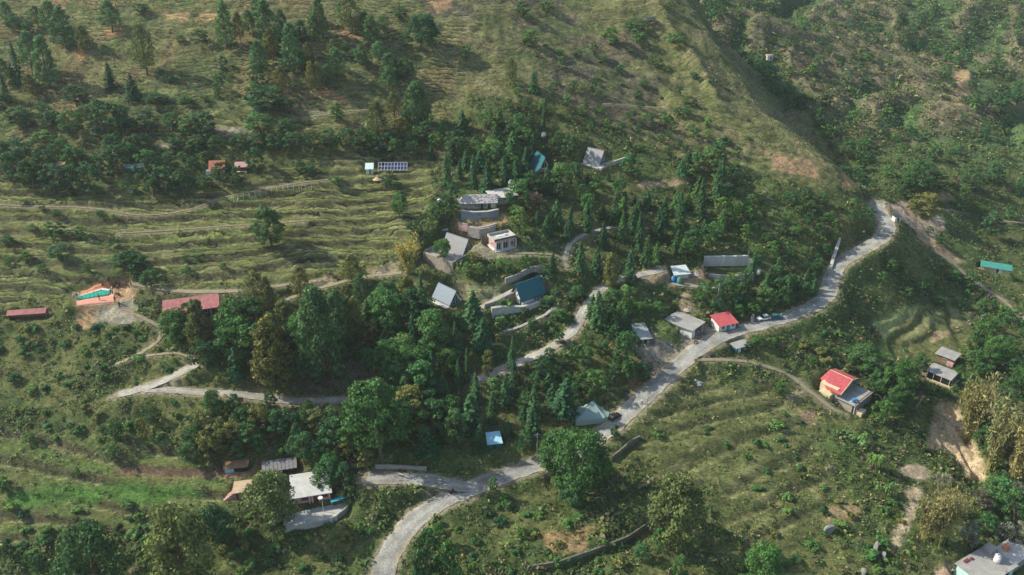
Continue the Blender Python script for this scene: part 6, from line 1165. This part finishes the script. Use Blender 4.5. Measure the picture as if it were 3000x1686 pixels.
for a in (('person in black standing on the upper orange cloth, leftmost of three', 320, 828, 'stand', dk, dk, 30), ('person in dark blue at the right tip of the green wing', 331, 843, 'reach', nv, dk, 80), ('person in black beside the wing tip, tallest of the close knot', 338, 840, 'stand', dk, dk, -20),
          ('person in grey-green shirt behind the knot of people', 343, 835, 'stand', gr, dk, 10), ('person in red shirt in the middle of the knot', 347, 850, 'stand', rd, dk, 160), ('person in dark jacket on the right side of the knot', 352, 843, 'stand', dk, nv, 200),
          ('person in white shirt standing just below the wing tip', 330, 862, 'reach', wh, dk, 90), ('person in black crouching below the knot, left one', 341, 866, 'sit', dk, dk, 120), ('person in navy crouching below the knot, right one', 349, 868, 'sit', nv, dk, 60),
          ('person in brown seated on the edge of the upper cloth', 302, 838, 'sit', br, dk, 0), ('person in white at the left end of the green wing', 219, 876, 'reach', wh, nv, -60), ('person in pale shirt with dark trousers beside the wing left end', 226, 872, 'stand', wh, dk, 20),
          ('person in brown walking across the lower cloth', 292, 880, 'walk', br, dk, 90), ('person in olive at the right edge of the lower cloth', 338, 886, 'stand', gr, br, 30), ('lone person in black standing on the bare slope below the launch field', 352, 902, 'stand', dk, dk, 0),
          ('person in red-brown at the path start, left of the group of three', 374, 842, 'stand', br, dk, 10), ('person in pinkish shirt at the path start, middle of the group', 379, 845, 'stand', (.45, .25, .22), dk, -30), ('person in grey at the path start, right of the group', 385, 841, 'stand', (.2, .2, .2), dk, 90),
          ('person in white shirt walking at the lower edge of the road', 1880, 1186, 'walk', wh, dk, 140), ('person in white by the bare yard at the bottom right', 2788, 1684, 'stand', wh, dk, 0), ('motorcycle rider in dark clothes at the lower road fork', 1328, 1447, 'sit', dk, dk, 108)):
    o = person(*a, group=crowd if a[1] < 400 else None)
    if a[1] == 1328: o.location = Vector(at(1328, 1447, .1))+Vector((-.2*math.cos(.31), -.2*math.sin(.31), .5))
# ---------------------------------------------------------------- plants become objects: the largest of each kind single, the rest one mass
for ph, px, py in (('the top left corner', 60, 60), ('the top edge left of centre', 650, 60), ('the top middle pine grove', 900, 130), ('the top of the grassy spur', 1600, 60), ('the middle of the grassy spur', 1900, 250), ('the foot of the grassy ridge', 2440, 520), ('the top right corner', 2930, 60), ('the top edge over the ravine', 2350, 60),
                   ('the bare patch on the far hillside', 2810, 270), ('the bare earth at the road end', 2640, 615), ('the left edge at terrace height', 40, 680), ('the lone round tree on the terraces', 795, 716), ('the yellow bamboo above the village', 1195, 800), ('the V-shaped track junction', 400, 1150), ('the bottom left corner', 60, 1640),
                   ('the road fork at lower centre', 1400, 1420), ('the bottom edge left of the road', 1000, 1640), ('the round mango tree', 800, 1545), ('the big bright tree on the road', 1700, 1440), ('the bottom edge right of centre', 2000, 1650), ('the pale dirt gully', 2800, 1300), ('the curved footpath', 2300, 1085), ('the middle of the left edge', 40, 1050),
                   ('the dirt track below the terraces', 620, 855), ('the tall olive pine in the wood', 805, 1120), ('the small upper track bend', 1600, 1025), ('the road bend right of the white car', 2440, 830), ('the lower right scrub slope', 2350, 1400), ('the right edge at mid height', 2960, 900), ('the dark tree belt upper left', 600, 420), ('the lower left green terrace', 200, 1440)):
    LAND.append((ph, G(px, py)))
LP = [(ph,)+proj(*p)[:2] for ph, p in LAND]
NOUN = {'broadleaf_tree': 'broadleaf tree', 'bush': 'bush', 'cedar_tree': 'cedar', 'cypress_tree': 'slim cypress', 'pine_tree': 'pine', 'bamboo_clump': 'bamboo clump', 'banana_plant': 'banana plant', 'shrub': 'low shrub'}
CATN = {'broadleaf_tree': 'tree', 'bush': 'bush', 'cedar_tree': 'tree', 'cypress_tree': 'tree', 'pine_tree': 'tree', 'bamboo_clump': 'bamboo', 'banana_plant': 'banana plant', 'shrub': 'shrub'}
CW = {(.36, .31, .09): 'bright yellow', (.12, .145, .042): 'olive green', DG: 'dark green', MG: 'green', LG: 'bright green', CG: 'dark green', PG: 'mid green', OL: 'olive', YB: 'yellow', GY: 'greyish', BR: 'brownish'}
ORD = 'nearest,second,third,fourth,fifth,sixth,seventh,eighth,ninth,tenth,eleventh,twelfth,thirteenth,fourteenth,fifteenth,sixteenth,seventeenth,eighteenth,nineteenth,twentieth'.split(',')+['%dth' % i for i in range(21, 90)]
spec = []
for s in plants:
    nm = KN[s['kind']]
    if nm == 'broadleaf_tree' and s['h'] < 4.4: nm = 'bush'
    x, y, d = proj(*(s['pos']+Vector((0, 0, s['h']*.5)))); s['nm'] = nm; s['px'], s['py'] = x, y
    s['area'] = s['h']*s['w']/(d/FPX)**2 if (-60 < x < 3060 and -60 < y < 1740) else 0
rest = []; keepers = []
for nm in NOUN:
    L = sorted([s for s in plants if s['nm'] == nm and s['area'] > 0], key=lambda s: -s['area']); keepers += L[:298]; rest += L[298:]
bins = {}
for s in keepers:
    x, y, _ = proj(*s['pos']); best = min(LP, key=lambda q: math.hypot(q[1]-x, (q[2]-y)*1.4)); dx, dy = x-best[1], (y-best[2])*1.4
    rel = ('right of' if dx > 0 else 'left of') if abs(dx) > abs(dy) else ('downhill of' if dy > 0 else 'uphill of')
    s['key'] = (s['nm'], best[0], rel); bins.setdefault(s['key'], []).append((math.hypot(dx, dy), id(s), s))
for k, L in bins.items():
    for i, (_, _, s) in enumerate(sorted(L, key=lambda t: t[:2])):
        sz = {'shrub': '', 'bush': ''}.get(s['nm'], 'tall ' if s['h'] > 11 else ('small ' if s['h'] < 5.5 else ''))
        s['label'] = '%s%s %s, %s %s %s' % (sz, CW[s['col']], NOUN[s['nm']], ORD[i], k[2], k[1])
GR = {'broadleaf_tree': 'broadleaf trees over the hillside', 'bush': 'bushes over the hillside', 'cedar_tree': 'cedars around the village', 'cypress_tree': 'slim cypresses', 'pine_tree': 'pines on the slopes', 'bamboo_clump': 'bamboo clumps', 'banana_plant': 'banana plants', 'shrub': 'low shrubs in the scrub'}
for s in keepers:
    me, _ = PROTO[s['kind']][0][s['k']]
    r = bpy.data.objects.new(s['nm'], None); r.location = s['pos']; r.scale = (s['sx'], s['sx'], s['sz']); r.rotation_euler = (float(rng.normal())*.035, float(rng.normal())*.035, s['rot']); r.empty_display_size = .5; COL.objects.link(r)
    tag(r, s['label'], CATN[s['nm']], GR[s['nm']])
    for nm_, m_ in me:
        o = bpy.data.objects.new('leaves' if s['nm'] == 'bush' and nm_ == 'crown' else ('stems' if s['nm'] == 'bush' else nm_), m_); o.parent = r; o.color = s['c']; COL.objects.link(o)
VV = []; CC = []
for s in rest:
    me, _ = PROTO[s['kind']][0][s['k']]; m_ = me[0][1]; n_ = len(m_.vertices); co = np.empty(n_*3, np.float32); m_.vertices.foreach_get('co', co); q = co.reshape(-1, 4, 3)[::3]
    c_ = q.mean(1, keepdims=True); q = c_+(q-c_)*1.6; a = s['rot']; ca_, sa_ = math.cos(a), math.sin(a); x = q[..., 0]*s['sx']; y = q[..., 1]*s['sx']
    q = np.stack([x*ca_-y*sa_+s['pos'].x, x*sa_+y*ca_+s['pos'].y, q[..., 2]*s['sz']+s['pos'].z], -1); VV.append(q.reshape(-1, 3)); CC.append(np.tile(np.array(s['c'], np.float32), (len(q)*4, 1)))
print('single', len(keepers), 'mass', len(rest))
if rest:
    V = np.concatenate(VV); o = np_mesh('woodland', V, np.arange(len(V)).reshape(-1, 4), LEAFA); tag(o, kind='stuff'); ca = o.data.color_attributes.new('leaf', 'FLOAT_COLOR', 'CORNER'); ca.data.foreach_set('color', np.concatenate(CC).ravel())
# posts in the fence: each told apart by its place in the row
fp = sorted([o for o in bpy.data.objects if o.name.startswith('fence_post')], key=lambda o: o.location.x)
for i, o in enumerate(fp): o['label'] = 'pale slender fence post on the upper terrace, %s from the left' % (['first']+ORD[1:])[i]
# haze
HZ = MB(); HZ.box(-345, 485, -30, 835, float(Z.min())-1, max(CAMZ+4, float(Z.max())+25))
hm = bpy.data.materials.new('haze'); hm.use_nodes = True; n = hm.node_tree.nodes; l = hm.node_tree.links; n.remove(n['Principled BSDF']); pv = n.new('ShaderNodeVolumePrincipled')
pv.inputs['Color'].default_value = (.86, .93, 1.0, 1); pv.inputs['Density'].default_value = .00010; pv.inputs['Anisotropy'].default_value = .2; l.new(pv.outputs[0], n['Material Output'].inputs['Volume'])
hzo = HZ.build('haze', hm); tag(hzo, kind='stuff')
